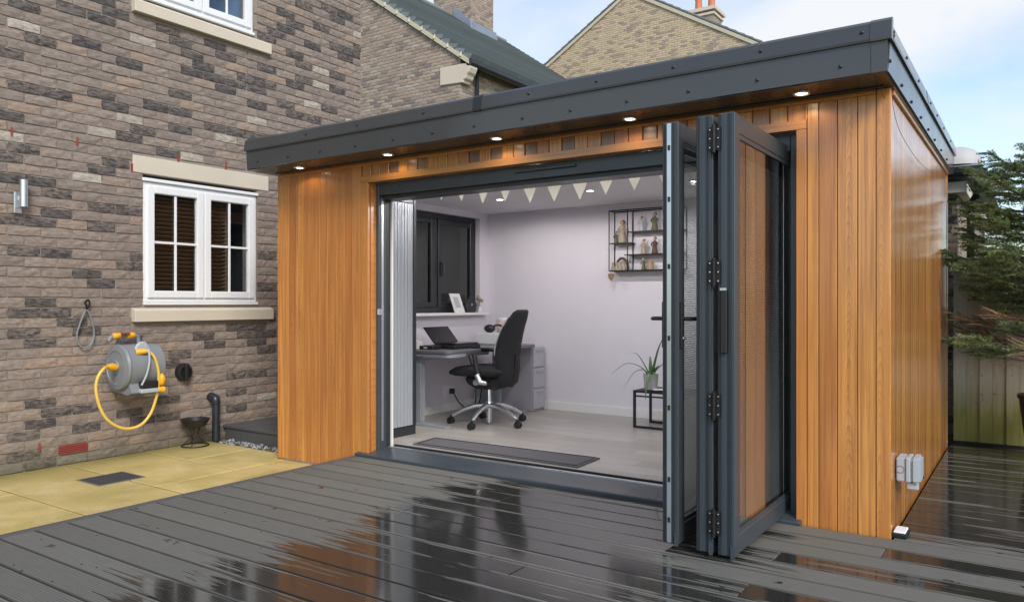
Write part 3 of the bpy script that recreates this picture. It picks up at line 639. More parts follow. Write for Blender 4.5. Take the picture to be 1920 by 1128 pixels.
for k in range(330):
    x = rg.uniform(-5.45, -4.38); y = rg.uniform(.165, .315); r_ = rg.uniform(.008, .019); c = Vector((x, y, PZ - .02 + rg.uniform(0, .022)))
    q = [c + Vector((rg.uniform(.7, 1.2) * r_ * a, rg.uniform(.7, 1.2) * r_ * b, rg.uniform(.5, .9) * r_ * d)) for a, b, d in ((1, 0, 0), (-1, 0, 0), (0, 1, 0), (0, -1, 0), (0, 0, 1), (0, 0, -1))]
    gv.add(q, [(0, 2, 4), (2, 1, 4), (1, 3, 4), (3, 0, 4), (2, 0, 5), (1, 2, 5), (3, 1, 5), (0, 3, 5)])
kind(ob('gravel', gv, 'gravel'), 'stuff')
bpy.context.view_layer.update()

# ------------------------------------------------------------------ garden room shell
XL, YR = -4.376, 2.82
room = thing('garden_room', 'flat roofed cedar clad garden room with charcoal fascia and wide open folding doors', 'garden room', (-2.2, 1.4, 0))
JL, JR, HZ = -3.379, -.424, 1.96        # opening left, right, head
def lining(name, boxes, mat): 
    m = MB()
    for a, b in boxes: m.box(a, b)
    return ob(name, m, mat, room)
lining('front_wall', [((XL + .02, .022, -.2), (JL - .012, .2, 2.10)), ((JR + .012, .022, -.2), (-.022, .2, 2.10)), ((JL - .012, .022, HZ + .012), (JR + .012, .2, 2.10))], 'plaster')
WY0, WY1, WZ0, WZ1 = 1.15, 2.455, 1.0, 1.975
lining('side_wall', [((XL + .02, .2, -.2), (-4.22, WY0, 2.1)), ((XL + .02, WY1, -.2), (-4.22, YR - .02, 2.1)), ((XL + .02, WY0, -.2), (-4.22, WY1, WZ0)), ((XL + .02, WY0, WZ1), (-4.22, WY1, 2.1))], 'plaster')
lining('side_wall', [((-.16, .2, -.2), (-.022, YR - .02, 2.1))], 'plaster')
lining('back_wall', [((-4.22, 2.605, -.2), (-.16, YR - .02, 2.1))], 'plaster')
lining('ceiling', [((-4.22, .2, 2.032), (-.16, 2.605, 2.1))], 'ceil')
lining('outer_side_sheet', [((XL + .004, .02, -.115), (XL + .019, WY0 - .02, 2.1)), ((XL + .004, WY1 + .02, -.115), (XL + .019, YR, 2.1)), ((XL + .004, WY0 - .02, -.115), (XL + .019, WY1 + .02, WZ0 - .02)), ((XL + .004, WY0 - .02, WZ1 + .02), (XL + .019, WY1 + .02, 2.1))], 'cedar')
lining('skirting', [((-4.2, 2.59, .035), (-.17, 2.604, .115)), ((-4.219, 1.0, .035), (-4.205, 2.59, .115))], 'white')
ob('floor_slab', MB().box((-4.2, .2, -.15), (-.17, 2.6, .018)), 'under', room)
fl = struct('floor', (-2.2, 1.3, .02))
y = .235; k = 0
while y < 2.59:
    y2 = min(y + .19, 2.603); xs = [-4.219] + [-4.219 + ((k * .53) % 1.25) + .3 + 1.25 * i for i in range(4)] + [-.161]
    xs = sorted(v for v in xs if v <= -.161)
    for i in range(len(xs) - 1):
        if xs[i + 1] - xs[i] > .04: ob('floor_plank', MB().box((xs[i] + .0008, y + .0008, .02), (xs[i + 1] - .0008, y2 - .0008, .035)), 'floor', fl, origin=((xs[i] + xs[i + 1]) / 2, (y + y2) / 2, .035))
    y = y2; k += 1

# cladding boards: built in local axes so the grain runs along each board
def clad(u, wdt, z0, z1, face='front', mat='cedar', t=.018, proud=0., name='cladding_board', gap=.0012, b=.0025):
    m = MB(); h = wdt / 2 - gap
    # rebated, eased edges
    m.prism([(-h, 0.), (-h, -t + b), (-h + b, -t), (h - b, -t), (h, -t + b), (h, 0.)], 'z', 0., z1 - z0)
    me = m.mesh(name, mat); o = bpy.data.objects.new(name, me)
    if face == 'front': link(o, room, (u, .018 - proud, z0))
    else: link(o, room, (-.018 + proud, u, z0)); o.rotation_euler = (0, 0, R(90))
    return o
P_ = .0877
x = -4.332; i = 0
while x < -3.449:
    w_ = min(P_, -3.449 - x)
    if w_ > .02: clad(x + w_ / 2, w_, -.115, 2.082, gap=.0007, b=.0012)
    x += P_
for a, b in ((-.373, -.318), (-.318, -.232), (-.232, -.141), (-.141, -.059)): clad((a + b) / 2, b - a, -.018, 2.082, gap=.0018, b=.0018)
x = -3.449; i = 0
while x < -.374:
    w_ = min(P_, -.374 - x); dk = i in (3, 6, 11, 13, 16, 19, 22, 25, 30)
    clad(x + w_ / 2, w_, 2.006, 2.082, mat='cedarDark' if dk else 'cedar', proud=-.004 if dk else 0., gap=.002, b=.004); x += P_; i += 1
y = .042
while y < 2.775:
    w_ = min(P_, 2.775 - y); clad(y + w_ / 2, w_, -.018, 2.076, 'side', gap=.0009, b=.0016); y += P_
# corner and edge trims
clad(-4.354, .044, -.12, 2.10, proud=.004, name='corner_trim'); clad(-.0295, .061, -.018, 2.104, proud=.004, name='corner_trim', mat='cedarTrim')
clad(.0195, .047, -.018, 2.10, 'side', proud=.004, name='corner_trim', mat='cedarTrim'); clad(2.797, .044, -.018, 2.10, 'side', proud=.004, name='corner_trim')
ob('top_trim', MB().box((-4.33, -.011, 2.083), (-.062, .012, 2.106)), 'cedarTrim', room, bevel=.003)
ob('top_trim', MB().box((-.010, .045, 2.077), (.013, 2.775, 2.104)), 'cedarTrim', room, bevel=.003)
# trims round the opening: face board plus reveal
clad(-3.4135, .069, -.02, 1.957, proud=.010, name='door_trim', mat='cedarTrim'); clad(-.3985, .051, -.018, 1.957, proud=.010, name='door_trim', mat='cedarTrim')
hd = MB(); hd.box((-.0225, -.028, -1.537), (.0225, 0, 1.537)); me = hd.mesh('door_head_trim', 'cedarTrim'); o = bpy.data.objects.new('door_head_trim', me); link(o, room, (-1.911, .018, 1.982)); o.rotation_euler = (0, R(90), 0)
ob('reveal_lining', MB().box((JL - .011, .0185, -.02), (JL, .075, 1.959)), 'cedarTrim', room)
ob('reveal_lining', MB().box((JR, .0185, -.02), (JR + .011, .075, 1.959)), 'cedarTrim', room)
ob('reveal_lining', MB().box((JL, .0185, HZ - .001), (JR, .075, HZ + .010)), 'cedarTrim', room)

# roof, fascia, soffit
FY, FX, FXL, FYB = -.275, .030, -4.392, 2.97
ob('roof_deck', MB().box((FXL + .03, FY + .03, 2.13), (FX - .03, FYB - .03, 2.31)), 'fascia', room)
ob('soffit', MB().box((FXL + .012, FY + .012, 2.1065), (FX - .012, .006, 2.128)), 'soffit', room)
ob('soffit', MB().box((-.0, .007, 2.1068), (FX - .012, FYB - .012, 2.128)), 'cedarTrim', room)
ob('soffit_bead', MB().tube([(FXL + .05, -.045, 2.103), (-.02, -.045, 2.103)], .006, 6), 'soffit', room)
fa = ob('fascia', MB().prism([(FY + .012, 2.108), (FY, 2.112), (FY - .008, 2.248), (FY + .012, 2.248)], 'x', FXL, -.037), 'fascia', room)
ob('fascia', MB().prism([(FY + .013, 2.106), (FY - .003, 2.110), (FY - .011, 2.2475), (FY + .013, 2.2475)], 'x', -.036, FX), 'fascia', room)
ob('fascia', MB().prism([(FX - .012, 2.108), (FX, 2.112), (FX + .008, 2.248), (FX - .012, 2.248)], 'y', FY + .014, FYB), 'fascia', room)
ob('fascia', MB().box((FXL - .006, FY + .014, 2.108), (FXL + .008, FYB, 2.248)), 'fascia', room)
def edge_trim(a, b): return ob('roof_edge_trim', MB().prism([(FY + .03, 2.245), (FY - .018, 2.245), (FY - .020, 2.256), (FY - .010, 2.325), (FY + .006, 2.340), (FY + .03, 2.340)], 'x', a, b), 'fascia', room)
edge_trim(FXL - .012, -2.226); edge_trim(-2.163, -.039)
ob('trim_joint', MB().prism([(FY + .03, 2.243), (FY - .021, 2.243), (FY - .023, 2.256), (FY - .013, 2.328), (FY + .006, 2.344), (FY + .03, 2.344)], 'x', -2.2255, -2.1635), 'anthD', room)
ob('trim_corner', MB().prism([(FY + .03, 2.243), (FY - .021, 2.243), (FY - .023, 2.256), (FY - .013, 2.328), (FY + .006, 2.343), (FY + .03, 2.343)], 'x', -.0385, FX + .018), 'fascia', room)
ob('roof_edge_trim', MB().prism([(FX - .03, 2.245), (FX + .018, 2.245), (FX + .020, 2.256), (FX + .010, 2.325), (FX - .006, 2.341), (FX - .03, 2.341)], 'y', FY + .031, 1.06), 'fascia', room)
ob('roof_edge_trim', MB().prism([(FX - .03, 2.2445), (FX + .0195, 2.2445), (FX + .0215, 2.256), (FX + .0115, 2.326), (FX - .006, 2.3425), (FX - .03, 2.3425)], 'y', 1.061, FYB), 'fascia', room)
ob('roof_edge_trim', MB().box((FXL - .012, FY + .031, 2.245), (FXL + .03, FYB, 2.34)), 'fascia', room)
sm = MB(); sm.lathe((0, 0, 0), [(.0085, .002), (.0085, -.002), (.006, -.005), (.002, -.006)], 10, 'y'); smesh = sm.mesh('screw', 'anthD', smooth=True)
for xx in (-3.709, -3.2, -2.616, -1.827, -1.391, -.953, -.515, -.072): o = bpy.data.objects.new('screw', smesh); link(o, room, (xx, FY - .0165, 2.291))
for xx in (-4.26, -3.915, -3.577, -3.23, -2.884, -2.55, -2.225, -1.879, -1.561, -1.218, -.879, -.535, -.163): o = bpy.data.objects.new('screw', smesh); link(o, room, (xx, FY - .005, 2.160))
for yy, zz, dx_ in ((-.227, 2.288, .016), (-.227, 2.272, .016), (.186, 2.283, .016), (.647, 2.281, .016), (1.2, 2.281, .017), (1.562, 2.281, .017), (1.994, 2.281, .017), (2.495, 2.281, .017), (-.24, 2.16, .004), (.132, 2.14, .003), (.476, 2.135, .003), (.878, 2.135, .003), (1.24, 2.135, .003), (1.593, 2.135, .003), (1.994, 2.135, .003), (2.4, 2.135, .003)):
    o = bpy.data.objects.new('screw', smesh); link(o, room, (FX + dx_, yy, zz)); o.rotation_euler = (0, 0, R(90))

# door frame, threshold
fr = MB(); fy0, fy1 = .068, .148
fr.box((JL + .001, fy0, .0), (JL + .028, fy1, 1.957)); fr.box((JR - .046, fy0, .0), (JR - .001, fy1, 1.957)); fr.box((JL + .028, fy0 + .001, 1.872), (JR - .046, fy1 - .001, 1.957))
ob('door_frame', fr, 'anth', room, bevel=.003)
f2 = MB(); f2.box((JL + .0, .149, .0), (JL + .020, .199, 1.90)); f2.box((JR - .075, .15, .0), (JR - .047, .25, 1.90)); f2.box((JL + .029, .10, 1.845), (JR - .075, .24, 1.871))
ob('door_track_frame', f2, 'anthD', room)
ob('keep_strip', MB().box((JL + .0285, .095, .1), (JL + .032, .115, 1.86)), 'silver', room)
ob('latch_keep', MB().box((JL + .024, .055, 1.01), (JL + .036, .098, 1.055)), 'silver', room, bevel=.003)
ob('trickle_vent', MB().box((-2.16, .048, 1.918), (-1.72, .067, 1.934)), 'anth', room, bevel=.004)
ob('threshold', MB().prism([(-.045, -.012), (-.047, .016), (-.040, .021), (.03, .030), (.145, .047), (.235, .047), (.235, -.012)], 'x', -3.48, -.395), 'anth', room, bevel=.002)
ob('threshold_track', MB().box((JL + .03, .16, .047), (JR - .05, .185, .052)), 'silver', room)
ob('threshold_gasket', MB().box((JL + .04, .216, .047), (JR - .05, .234, .058)), 'rubber', room)
ob('wall_return', MB().box((JL - .011, .2005, .0), (JL + .034, .215, 1.95)), 'white', room)

# folding leaves stacked at the right jamb, perpendicular to the opening
def leaf(x0, x1, y0, y1, z0, z1, gm):
    s = .062; tr = .085; m = MB()
    m.box((x0, y0, z0), (x1, y0 + s, z1)); m.box((x0, y1 - s, z0), (x1, y1, z1)); m.box((x0 + .001, y0 + s, z0 + .001), (x1 - .001, y1 - s, z0 + tr)); m.box((x0 + .001, y0 + s, z1 - tr), (x1 - .001, y1 - s, z1 - .001))
    lf = ob('folding_door', m, 'anth', room, bevel=.004)
    bd = MB()
    for xx, sg in ((x1, 1), (x0, -1)):
        e = xx - sg * .004; q = xx - sg * .009; a, b = min(e, q), max(e, q)
        bd.box((a, y0 + s, z0 + tr), (b, y0 + s + .018, z1 - tr)); bd.box((a, y1 - s - .018, z0 + tr), (b, y1 - s, z1 - tr)); bd.box((a, y0 + s + .018, z0 + tr), (b, y1 - s - .018, z0 + tr + .018)); bd.box((a, y0 + s + .018, z1 - tr - .018), (b, y1 - s - .018, z1 - tr))
    ob('glazing_bead', bd, 'anth', lf)
    xm = (x0 + x1) / 2
    for xx in (x1 - .014, x0 + .010): ob('pane', MB().box((xx, y0 + s, z0 + tr), (xx + .004, y1 - s, z1 - tr)), gm, lf)
    bl = MB(); z = z0 + tr + .02
    while z < z1 - tr - .07:
        bl.add([(xm - .007, y0 + s + .01, z + .0034), (xm + .007, y0 + s + .01, z), (xm + .007, y1 - s - .01, z), (xm - .007, y1 - s - .01, z + .0034), (xm - .007, y0 + s + .01, z + .0040), (xm + .007, y0 + s + .01, z + .0006), (xm + .007, y1 - s - .01, z + .0006), (xm - .007, y1 - s - .01, z + .0040)],
               [(0, 1, 2, 3), (7, 6, 5, 4), (0, 4, 5, 1), (1, 5, 6, 2), (2, 6, 7, 3), (3, 7, 4, 0)]); z += .0105
    for yy in (y0 + s + .03, y1 - s - .03): bl.box((xm - .001, yy, z0 + tr + .01), (xm + .001, yy + .003, z1 - tr - .05))
    kind(ob('blind', bl, 'slat', lf), 'stuff')
    # end profile ribs on the edge that faces out of the opening
    for k, (a, b, c) in enumerate(((.08, .16, .006), (.26, .34, .004), (.62, .70, .004), (.84, .92, .006))):
        xa = x0 + (x1 - x0) * a; xc = x0 + (x1 - x0) * b; ob('edge_rib', MB().box((xa, y0 - c, z0 + .004), (xc, y0 + .001, z1 - .004)), 'anth' if k % 2 else 'anthD', lf)
    ob('corner_cap', MB().box((x1 - .016, y0 - .010, z0 - .004), (x1 + .003, y0 - .0065, z0 + .05)), 'anth', lf)
    return lf
ZB, ZT = .022, 1.908
lC = leaf(-.563, -.488, -.752, .243, ZB, ZT, 'glassD')
lB = leaf(-.660, -.585, -.748, .235, ZB, ZT, 'glassA')
lA = leaf(-.828, -.752, -.722, .225, ZB, ZT, 'glassA')
def hinge(parent, xx, yy, z):
    m = MB(); m.tube([(xx, yy, z), (xx, yy, z + .12)], .0085, 10)
    for d in (-1, 1): m.box((xx + d * .006, yy + .004, z + .010), (xx + d * .027, yy + .010, z + .110))
    h = ob('hinge', m, 'blackM', parent, smooth=True)
    for d in (-1, 1):
        for q in (.022, .06, .098): ob('hinge_screw', MB().ell((xx + d * .018, yy + .002, z + q), (.0045, .004, .0045), 8, 5), 'chrome', h)
for z in (1.74, 1.17, .60, .10): hinge(lC, -.574, -.768, z)
ob('lock_strip', MB().box((-.802, -.7325, .03), (-.782, -.7215, 1.90)), 'silver', lA)
for z in (.12, .30, .62, .93, 1.25, 1.55, 1.78): ob('lock_bolt', MB().box((-.797, -.7365, z), (-.787, -.7325, z + .022)), 'blackM', lA)
hn = MB(); hn.box((-.752, -.706, .895), (-.741, -.675, 1.105)); ob('handle_plate', hn, 'black', lA, bevel=.004)
hn = MB(); hn.tube([(-.745, -.690, 1.028), (-.700, -.690, 1.028), (-.692, -.682, 1.028), (-.692, -.57, 1.028)], .0095, 10); ob('lever_handle', hn, 'black', lA, smooth=True)
ob('handle_plate', MB().box((-.839, -.706, .895), (-.828, -.675, 1.105)), 'black', lA, bevel=.004)
ob('lever_handle', MB().tube([(-.835, -.690, 1.028), (-.885, -.690, 1.028), (-.893, -.682, 1.028), (-.893, -.57, 1.028)], .0095, 10), 'black', lA, smooth=True)
ob('lock_cylinder', MB().tube([(-.752, -.69, .94), (-.734, -.69, .94)], .009, 10), 'silver', lA)
ob('edge_lock_plate', MB().box((-.545, -.772, .885), (-.517, -.758, 1.150)), 'black', lC, bevel=.003)
ob('edge_lock_keep', MB().box((-.546, -.7725, 1.1515), (-.518, -.760, 1.162)), 'silver', lC)
for z in (.25, .33, 1.25, 1.33): ob('jamb_hinge', MB().tube([(-.472, .20, z), (-.472, .20, z + .07)], .009, 8), 'blackM', room)

# side window of the room
wm = MB(); xa, xb_ = -4.335, -4.275
for a, b in (((xa, WY0, WZ0), (xb_, WY0 + .055, WZ1)), ((xa, WY1 - .055, WZ0), (xb_, WY1, WZ1)), ((xa + .001, WY0 + .055, WZ0), (xb_ - .001, WY1 - .055, WZ0 + .055)), ((xa + .001, WY0 + .055, WZ1 - .055), (xb_ - .001, WY1 - .055, WZ1)), ((xa + .001, 1.775, WZ0 + .055), (xb_ - .001, 1.835, WZ1 - .055))): wm.box(a, b)
sw_ = ob('side_window', wm, 'anthD', room, bevel=.004)
for a, b in ((WY0 + .055, 1.775), (1.835, WY1 - .055)):
    s = MB(); c, d = WZ0 + .056, WZ1 - .056; x1_ = -4.262
    s.box((-4.31, a, c), (x1_, a + .05, d)); s.box((-4.31, b - .05, c), (x1_, b, d)); s.box((-4.309, a + .05, c), (x1_ - .001, b - .05, c + .05)); s.box((-4.309, a + .05, d - .05), (x1_ - .001, b - .05, d))
    ob('sash', s, 'anthD', sw_, bevel=.005)
    ob('pane', MB().box((-4.292, a + .05, c + .05), (-4.286, b - .05, d - .05)), 'glassT', sw_)
ob('handle', MB().box((-4.262, 1.855, 1.36), (-4.25, 1.88, 1.50)).tube([(-4.25, 1.868, 1.48), (-4.225, 1.868, 1.48), (-4.222, 1.868, 1.36)], .009, 8), 'black', sw_)
ob('window_board', MB().box((-4.262, WY0 - .06, .972), (-4.14, WY1 + .06, .999)), 'white', room, bevel=.004)

# lit downlights; the front ceiling row and the far right one are unseen
def spot(loc, e, colr, ang, size=.02):
    ld = bpy.data.lights.new('lamp_light', 'SPOT'); ld.energy = e; ld.color = colr; ld.spot_size = ang; ld.spot_blend = .25; ld.shadow_soft_size = size
    o = bpy.data.objects.new('lamp_light', ld); return o
ORD = ['leftmost', 'second from the left', 'middle', 'second from the right', 'rightmost']
for k, xx in enumerate((-3.965, -3.072, -2.165, -1.271, -.367)):
    t = thing('soffit_downlight', ORD[k].capitalize() + ' of the five lit downlights under the roof overhang', 'downlight', (xx, -.132, 2.10), 'downlights under the roof overhang')
    ob('bezel', MB().tube([(xx + .036 * math.cos(i * R(15)), -.132 + .036 * math.sin(i * R(15)), 2.1045) for i in range(24)], .007, 6, closed=True), 'silver', t, smooth=True)
    ob('lens', MB().lathe((xx, -.132, 2.1005), [(.022, 0), (.026, .002), (.026, .005)], 20), 'lamp', t)
    l = spot(None, .75, (1., .74, .42), R(150)); link(l, t, (xx, -.132, 2.094))
INL = [(-3.433, 1.70), (-2.495, 1.67), (-1.60, 1.68), (-3.433, .85), (-2.495, .85), (-1.60, .85), (-.8, 1.68)]
INN = ['above the office chair', 'in the middle of the room ceiling', 'behind the folded door leaves', 'nearest the tambour cupboard', 'just inside the middle of the opening', 'just inside the folded door leaves', 'in the far right corner of the ceiling']
for k, (xx, yy) in enumerate(INL):
    t = thing('ceiling_downlight', 'Small lit recessed ceiling downlight ' + INN[k], 'downlight', (xx, yy, 2.03), 'ceiling downlights inside the room')
    ob('bezel', MB().tube([(xx + .036 * math.cos(i * R(15)), yy + .036 * math.sin(i * R(15)), 2.029) for i in range(24)], .005, 6, closed=True), 'silver', t, smooth=True)
    ob('lens', MB().lathe((xx, yy, 2.0265), [(.028, 0), (.032, .002), (.032, .005)], 20), 'lampI', t)
    l = spot(None, 9., (1., .95, .93), R(178)); link(l, t, (xx, yy, 2.02)) 

# ------------------------------------------------------------------ inside the room
FZ = .035
def rrect(cx, cy, wx, wy, r, z, n=5):
    out = []
    for sx, sy, a0 in ((1, 1, 0), (-1, 1, 90), (-1, -1, 180), (1, -1, 270)):
        for i in range(n + 1):
            a = R(a0 + 90 * i / n); out.append((cx + sx * (wx / 2 - r) + r * math.cos(a), cy + sy * (wy / 2 - r) + r * math.sin(a), z))
    return out
# tambour cupboard inside the left end of the opening
cb = thing('tambour_cupboard', 'tall grey cupboard with vertical slatted front just inside the left of the opening', 'cupboard', (-3.82, .60, FZ))
cm = MB(); cm.box((-4.05, .425, FZ + .07), (-3.625, .445, 1.93)); cm.box((-4.05, .725, FZ + .07), (-3.60, .76, 1.93)); cm.box((-4.05, .445, 1.90), (-3.605, .725, 1.93)); cm.box((-4.05, .445, FZ + .07), (-4.03, .725, 1.90))
ob('carcass', cm, 'anthD', cb, bevel=.003)
ob('plinth', MB().box((-4.04, .43, FZ), (-3.605, .755, FZ + .069)), 'anthD', cb)
for k in range(14): ob('slat', MB().box((-3.628, .447 + k * .0198, FZ + .075), (-3.608 + .002 * (k % 2), .447 + k * .0198 + .0182, 1.898)), 'deskLeg', cb, bevel=.003)
# desk along the side wall
dk = thing('desk', 'grey topped office desk on silver legs below the dark side window', 'desk', (-3.85, 1.65, FZ))
DT = .695
ob('desk_top', MB().loft([rrect(-3.83, 1.68, .76, 1.36, .06, DT - .028), rrect(-3.83, 1.68, .76, 1.36, .06, DT)]), 'deskTop', dk, bevel=.004)
ob('edge_return', MB().loft([rrect(-3.72, 1.14, .56, .26, .08, DT - .058), rrect(-3.72, 1.14, .56, .26, .08, DT - .03)]), 'deskLeg', dk, bevel=.004)
for yy in (1.10, 2.26):
    ob('leg', MB().box((-3.905, yy - .03, FZ + .03), (-3.82, yy + .03, DT - .03)), 'deskLeg', dk, bevel=.01, seg=2)
    ob('foot', MB().prism([(-4.16, FZ), (-3.54, FZ), (-3.54, FZ + .018), (-3.80, FZ + .035), (-4.16, FZ + .035)], 'y', yy - .035, yy + .035), 'deskLeg', dk, bevel=.004)
ob('cross_beam', MB().box((-4.0, 1.13, DT - .11), (-3.94, 2.23, DT - .03)), 'deskLeg', dk)
pd = thing('drawer_pedestal', 'light grey drawer cabinet between the desk end and the back wall', 'cabinet', (-3.74, 2.47, FZ))
ob('cabinet_body', MB().box((-3.98, 2.37, FZ), (-3.52, 2.585, .66)), 'cab', pd, bevel=.004)
for k in range(3):
    d = ob('drawer_front', MB().box((-3.519, 2.375, FZ + .02 + k * .205), (-3.503, 2.58, FZ + .215 + k * .205)), 'cab', pd, bevel=.003)
    ob('drawer_handle', MB().tube([(-3.502, 2.43, FZ + .18 + k * .205), (-3.485, 2.43, FZ + .18 + k * .205), (-3.485, 2.52, FZ + .18 + k * .205), (-3.502, 2.52, FZ + .18 + k * .205)], .004, 6), 'deskLeg', d)
# office chair (faces the desk, towards -X)
ch = thing('office_chair', 'black office chair with high back and five arm silver base at the desk', 'chair', (-3.40, 1.49, FZ))
CX, CY = -3.40, 1.49; ch_rot = R(8)
TC = Matrix.Translation((CX, CY, FZ)) @ Matrix.Rotation(ch_rot, 4, 'Z')      # local: -x is the chair's front
base_a = math.atan2(1.14 - CY, -3.338 - CX)
for k in range(5):
    a = base_a + k * R(72); c, s = math.cos(a), math.sin(a)
    ob('base_arm', MB().tube([(CX + c * .03, CY + s * .03, FZ + .165), (CX + c * .12, CY + s * .12, FZ + .160), (CX + c * .23, CY + s * .23, FZ + .125), (CX + c * .325, CY + s * .325, FZ + .072)], [.026, .023, .02, .016], 10), 'silver', ch, smooth=True)
    px, py = CX + c * .34, CY + s * .34
    cs = MB()
    for d in (-.016, .016): cs.lathe((px, py + d, FZ + .029), [(.012, -.011), (.027, -.010), (.029, 0), (.027, .010), (.012, .011)], 14, 'y')
    cs.cyl((px, py, FZ + .035), (px, py, FZ + .075), .010, 8); cs.box((px - .022, py - .008, FZ + .035), (px + .022, py + .008, FZ + .058))
    ob('caster', cs, 'black', ch, smooth=True)
ob('gas_column', MB().lathe((CX, CY, FZ), [(.026, .015), (.027, .20), (.034, .185), (.036, .17), (.018, .205), (.018, .34)], 16), 'chrome', ch, smooth=True)
ob('mechanism', MB(TC).loft([[(x, y, .31) for x, y in ((-.10, -.07), (.12, -.07), (.12, .07), (-.10, .07))], [(x, y, .36) for x, y in ((-.17, -.11), (.17, -.1), (.17, .1), (-.17, .11))], [(x, y, .42) for x, y in ((-.18, -.12), (.18, -.12), (.18, .12), (-.18, .12))]]), 'black', ch, bevel=.012, seg=2, smooth=True)
ob('adjuster_knob', MB(TC).tube([(-.05, -.12, .375), (-.05, -.16, .375)], .024, 14), 'greyL', ch, smooth=True)
def pad(stations):
    rings = []
    for (x, z, t, wd) in stations:
        ring = []
        for i in range(20):
            a = 2 * math.pi * i / 20; ca, sa = math.cos(a), math.sin(a); e = .55
            ring.append((x, math.copysign(abs(ca) ** e, ca) * wd / 2, z + math.copysign(abs(sa) ** .8, sa) * t / 2))
        rings.append(ring)
    return rings
ob('seat', MB(TC).loft(pad([(-.30, .455, .02, .34), (-.285, .458, .055, .42), (-.24, .465, .085, .47), (-.12, .47, .10, .49), (.05, .468, .10, .48), (.16, .472, .09, .45), (.21, .475, .05, .40), (.225, .475, .015, .34)])), 'fabric', ch, smooth=True)
bk = []
for (x, z, t, wd) in ((.19, .34, .04, .24), (.205, .37, .08, .30), (.215, .48, .10, .37), (.205, .60, .105, .40), (.225, .72, .10, .40), (.262, .84, .085, .37), (.300, .93, .07, .32), (.325, .985, .05, .27), (.332, 1.005, .015, .20)):
    ring = []
    for i in range(20):
        a = 2 * math.pi * i / 20; ca, sa = math.cos(a), math.sin(a)
        yw = math.copysign(abs(ca) ** .6, ca) * wd / 2
        ring.append((x + math.copysign(abs(sa) ** .8, sa) * t / 2 - .9 * yw * yw, yw, z))
    bk.append(ring)
ob('backrest', MB(TC).loft(bk), 'fabric', ch, smooth=True)
pipe_l = MB(TC).tube(spline([(.165, -.165, .55), (.155, -.195, .64), (.175, -.19, .74), (.215, -.17, .86), (.26, -.14, .94)], 6), .006, 6); ob('back_piping', pipe_l, 'greyL', ch, smooth=True)
ob('back_bar', MB(TC).tube([(.10, 0, .37), (.22, 0, .36), (.265, 0, .44), (.27, 0, .62)], [.03, .03, .026, .02], 10), 'black', ch, smooth=True)
for d in (-1, 1):
    ob('armrest', MB(TC).loft(pad([(-.17, .655, .012, .05), (-.15, .655, .028, .085), (.0, .652, .032, .09), (.09, .65, .028, .08), (.12, .65, .012, .05)])), 'black', ch, smooth=True)
    for v in ch.children[-1].data.vertices: v.co.y += d * .275
    ob('arm_post', MB(TC).tube([(.0, d * .275, .635), (.03, d * .28, .50), (.06, d * .275, .40), (.07, d * .15, .385)], [.02, .022, .022, .02], 10), 'black', ch, smooth=True)
    ob('arm_bracket', MB(TC).tube([(.035, d * .283, .46), (.062, d * .280, .395), (.12, d * .275, .385)], [.024, .026, .016], 10), 'silver', ch, smooth=True)
# desk things
lp = thing('laptop', 'open black laptop tilted back on the desk', 'laptop', (-3.78, 1.42, DT))
ob('keyboard_base', MB().box((-3.83, 1.26, DT + .034), (-3.60, 1.60, DT + .05)), 'screen', lp, bevel=.003)
ob('screen', MB().add([(-3.83, 1.26, DT + .047), (-3.83, 1.60, DT + .047), (-3.955, 1.60, DT + .185), (-3.955, 1.26, DT + .185), (-3.838, 1.26, DT + .041), (-3.838, 1.60, DT + .041), (-3.964, 1.60, DT + .179), (-3.964, 1.26, DT + .179)], [(0, 1, 2, 3), (7, 6, 5, 4), (0, 3, 7, 4), (1, 5, 6, 2), (3, 2, 6, 7), (0, 4, 5, 1)]), 'screen', lp)
ob('docking_base', MB().box((-3.86, 1.24, DT + .001), (-3.59, 1.62, DT + .033)), 'black', lp, bevel=.004)
bx_ = thing('desk_box', 'flat black box with small print beside the laptop on the desk', 'box', (-3.78, 1.14, DT)); ob('box_body', MB().box((-3.85, 1.08, DT + .001), (-3.70, 1.20, DT + .034)), 'black', bx_, bevel=.003); ob('box_label', MB().box((-3.80, 1.0785, DT + .012), (-3.76, 1.0799, DT + .022)), 'paper', bx_)
mg = thing('glass_jar', 'clear white jar on the desk beside the cupboard', 'jar', (-3.97, 1.12, DT)); ob('jar', MB().lathe((-3.97, 1.12, DT), [(.03, .001), (.045, .006), (.046, .07), (.03, .085), (.034, .1)], 18), 'paper', mg, smooth=True); ob('jar_lid', MB().lathe((-3.97, 1.12, DT + .1), [(.036, 0), (.036, .012), (.01, .016)], 18), 'greyL', mg, smooth=True)
m2 = thing('white_mug', 'small white mug on the desk between jar and black box', 'mug', (-3.88, 1.12, DT)); ob('cup', MB().lathe((-3.88, 1.10, DT), [(.028, .001), (.033, .004), (.035, .07), (.031, .07), (.028, .01)], 18), 'white', m2, smooth=True); ob('mug_handle', MB().tube(spline([(-3.85, 1.09, DT + .055), (-3.825, 1.085, DT + .05), (-3.825, 1.085, DT + .028), (-3.85, 1.09, DT + .02)]), .005, 6), 'white', m2, smooth=True)
pr = thing('printer', 'white printer at the far end of the desk behind the chair', 'printer', (-3.74, 2.15, DT)); ob('printer_body', MB().box((-3.93, 1.98, DT + .001), (-3.58, 2.30, DT + .115)), 'paper', pr, bevel=.012, seg=2); ob('paper_tray', MB().box((-3.579, 2.02, DT + .015), (-3.555, 2.26, DT + .04)), 'greyL', pr, bevel=.003)
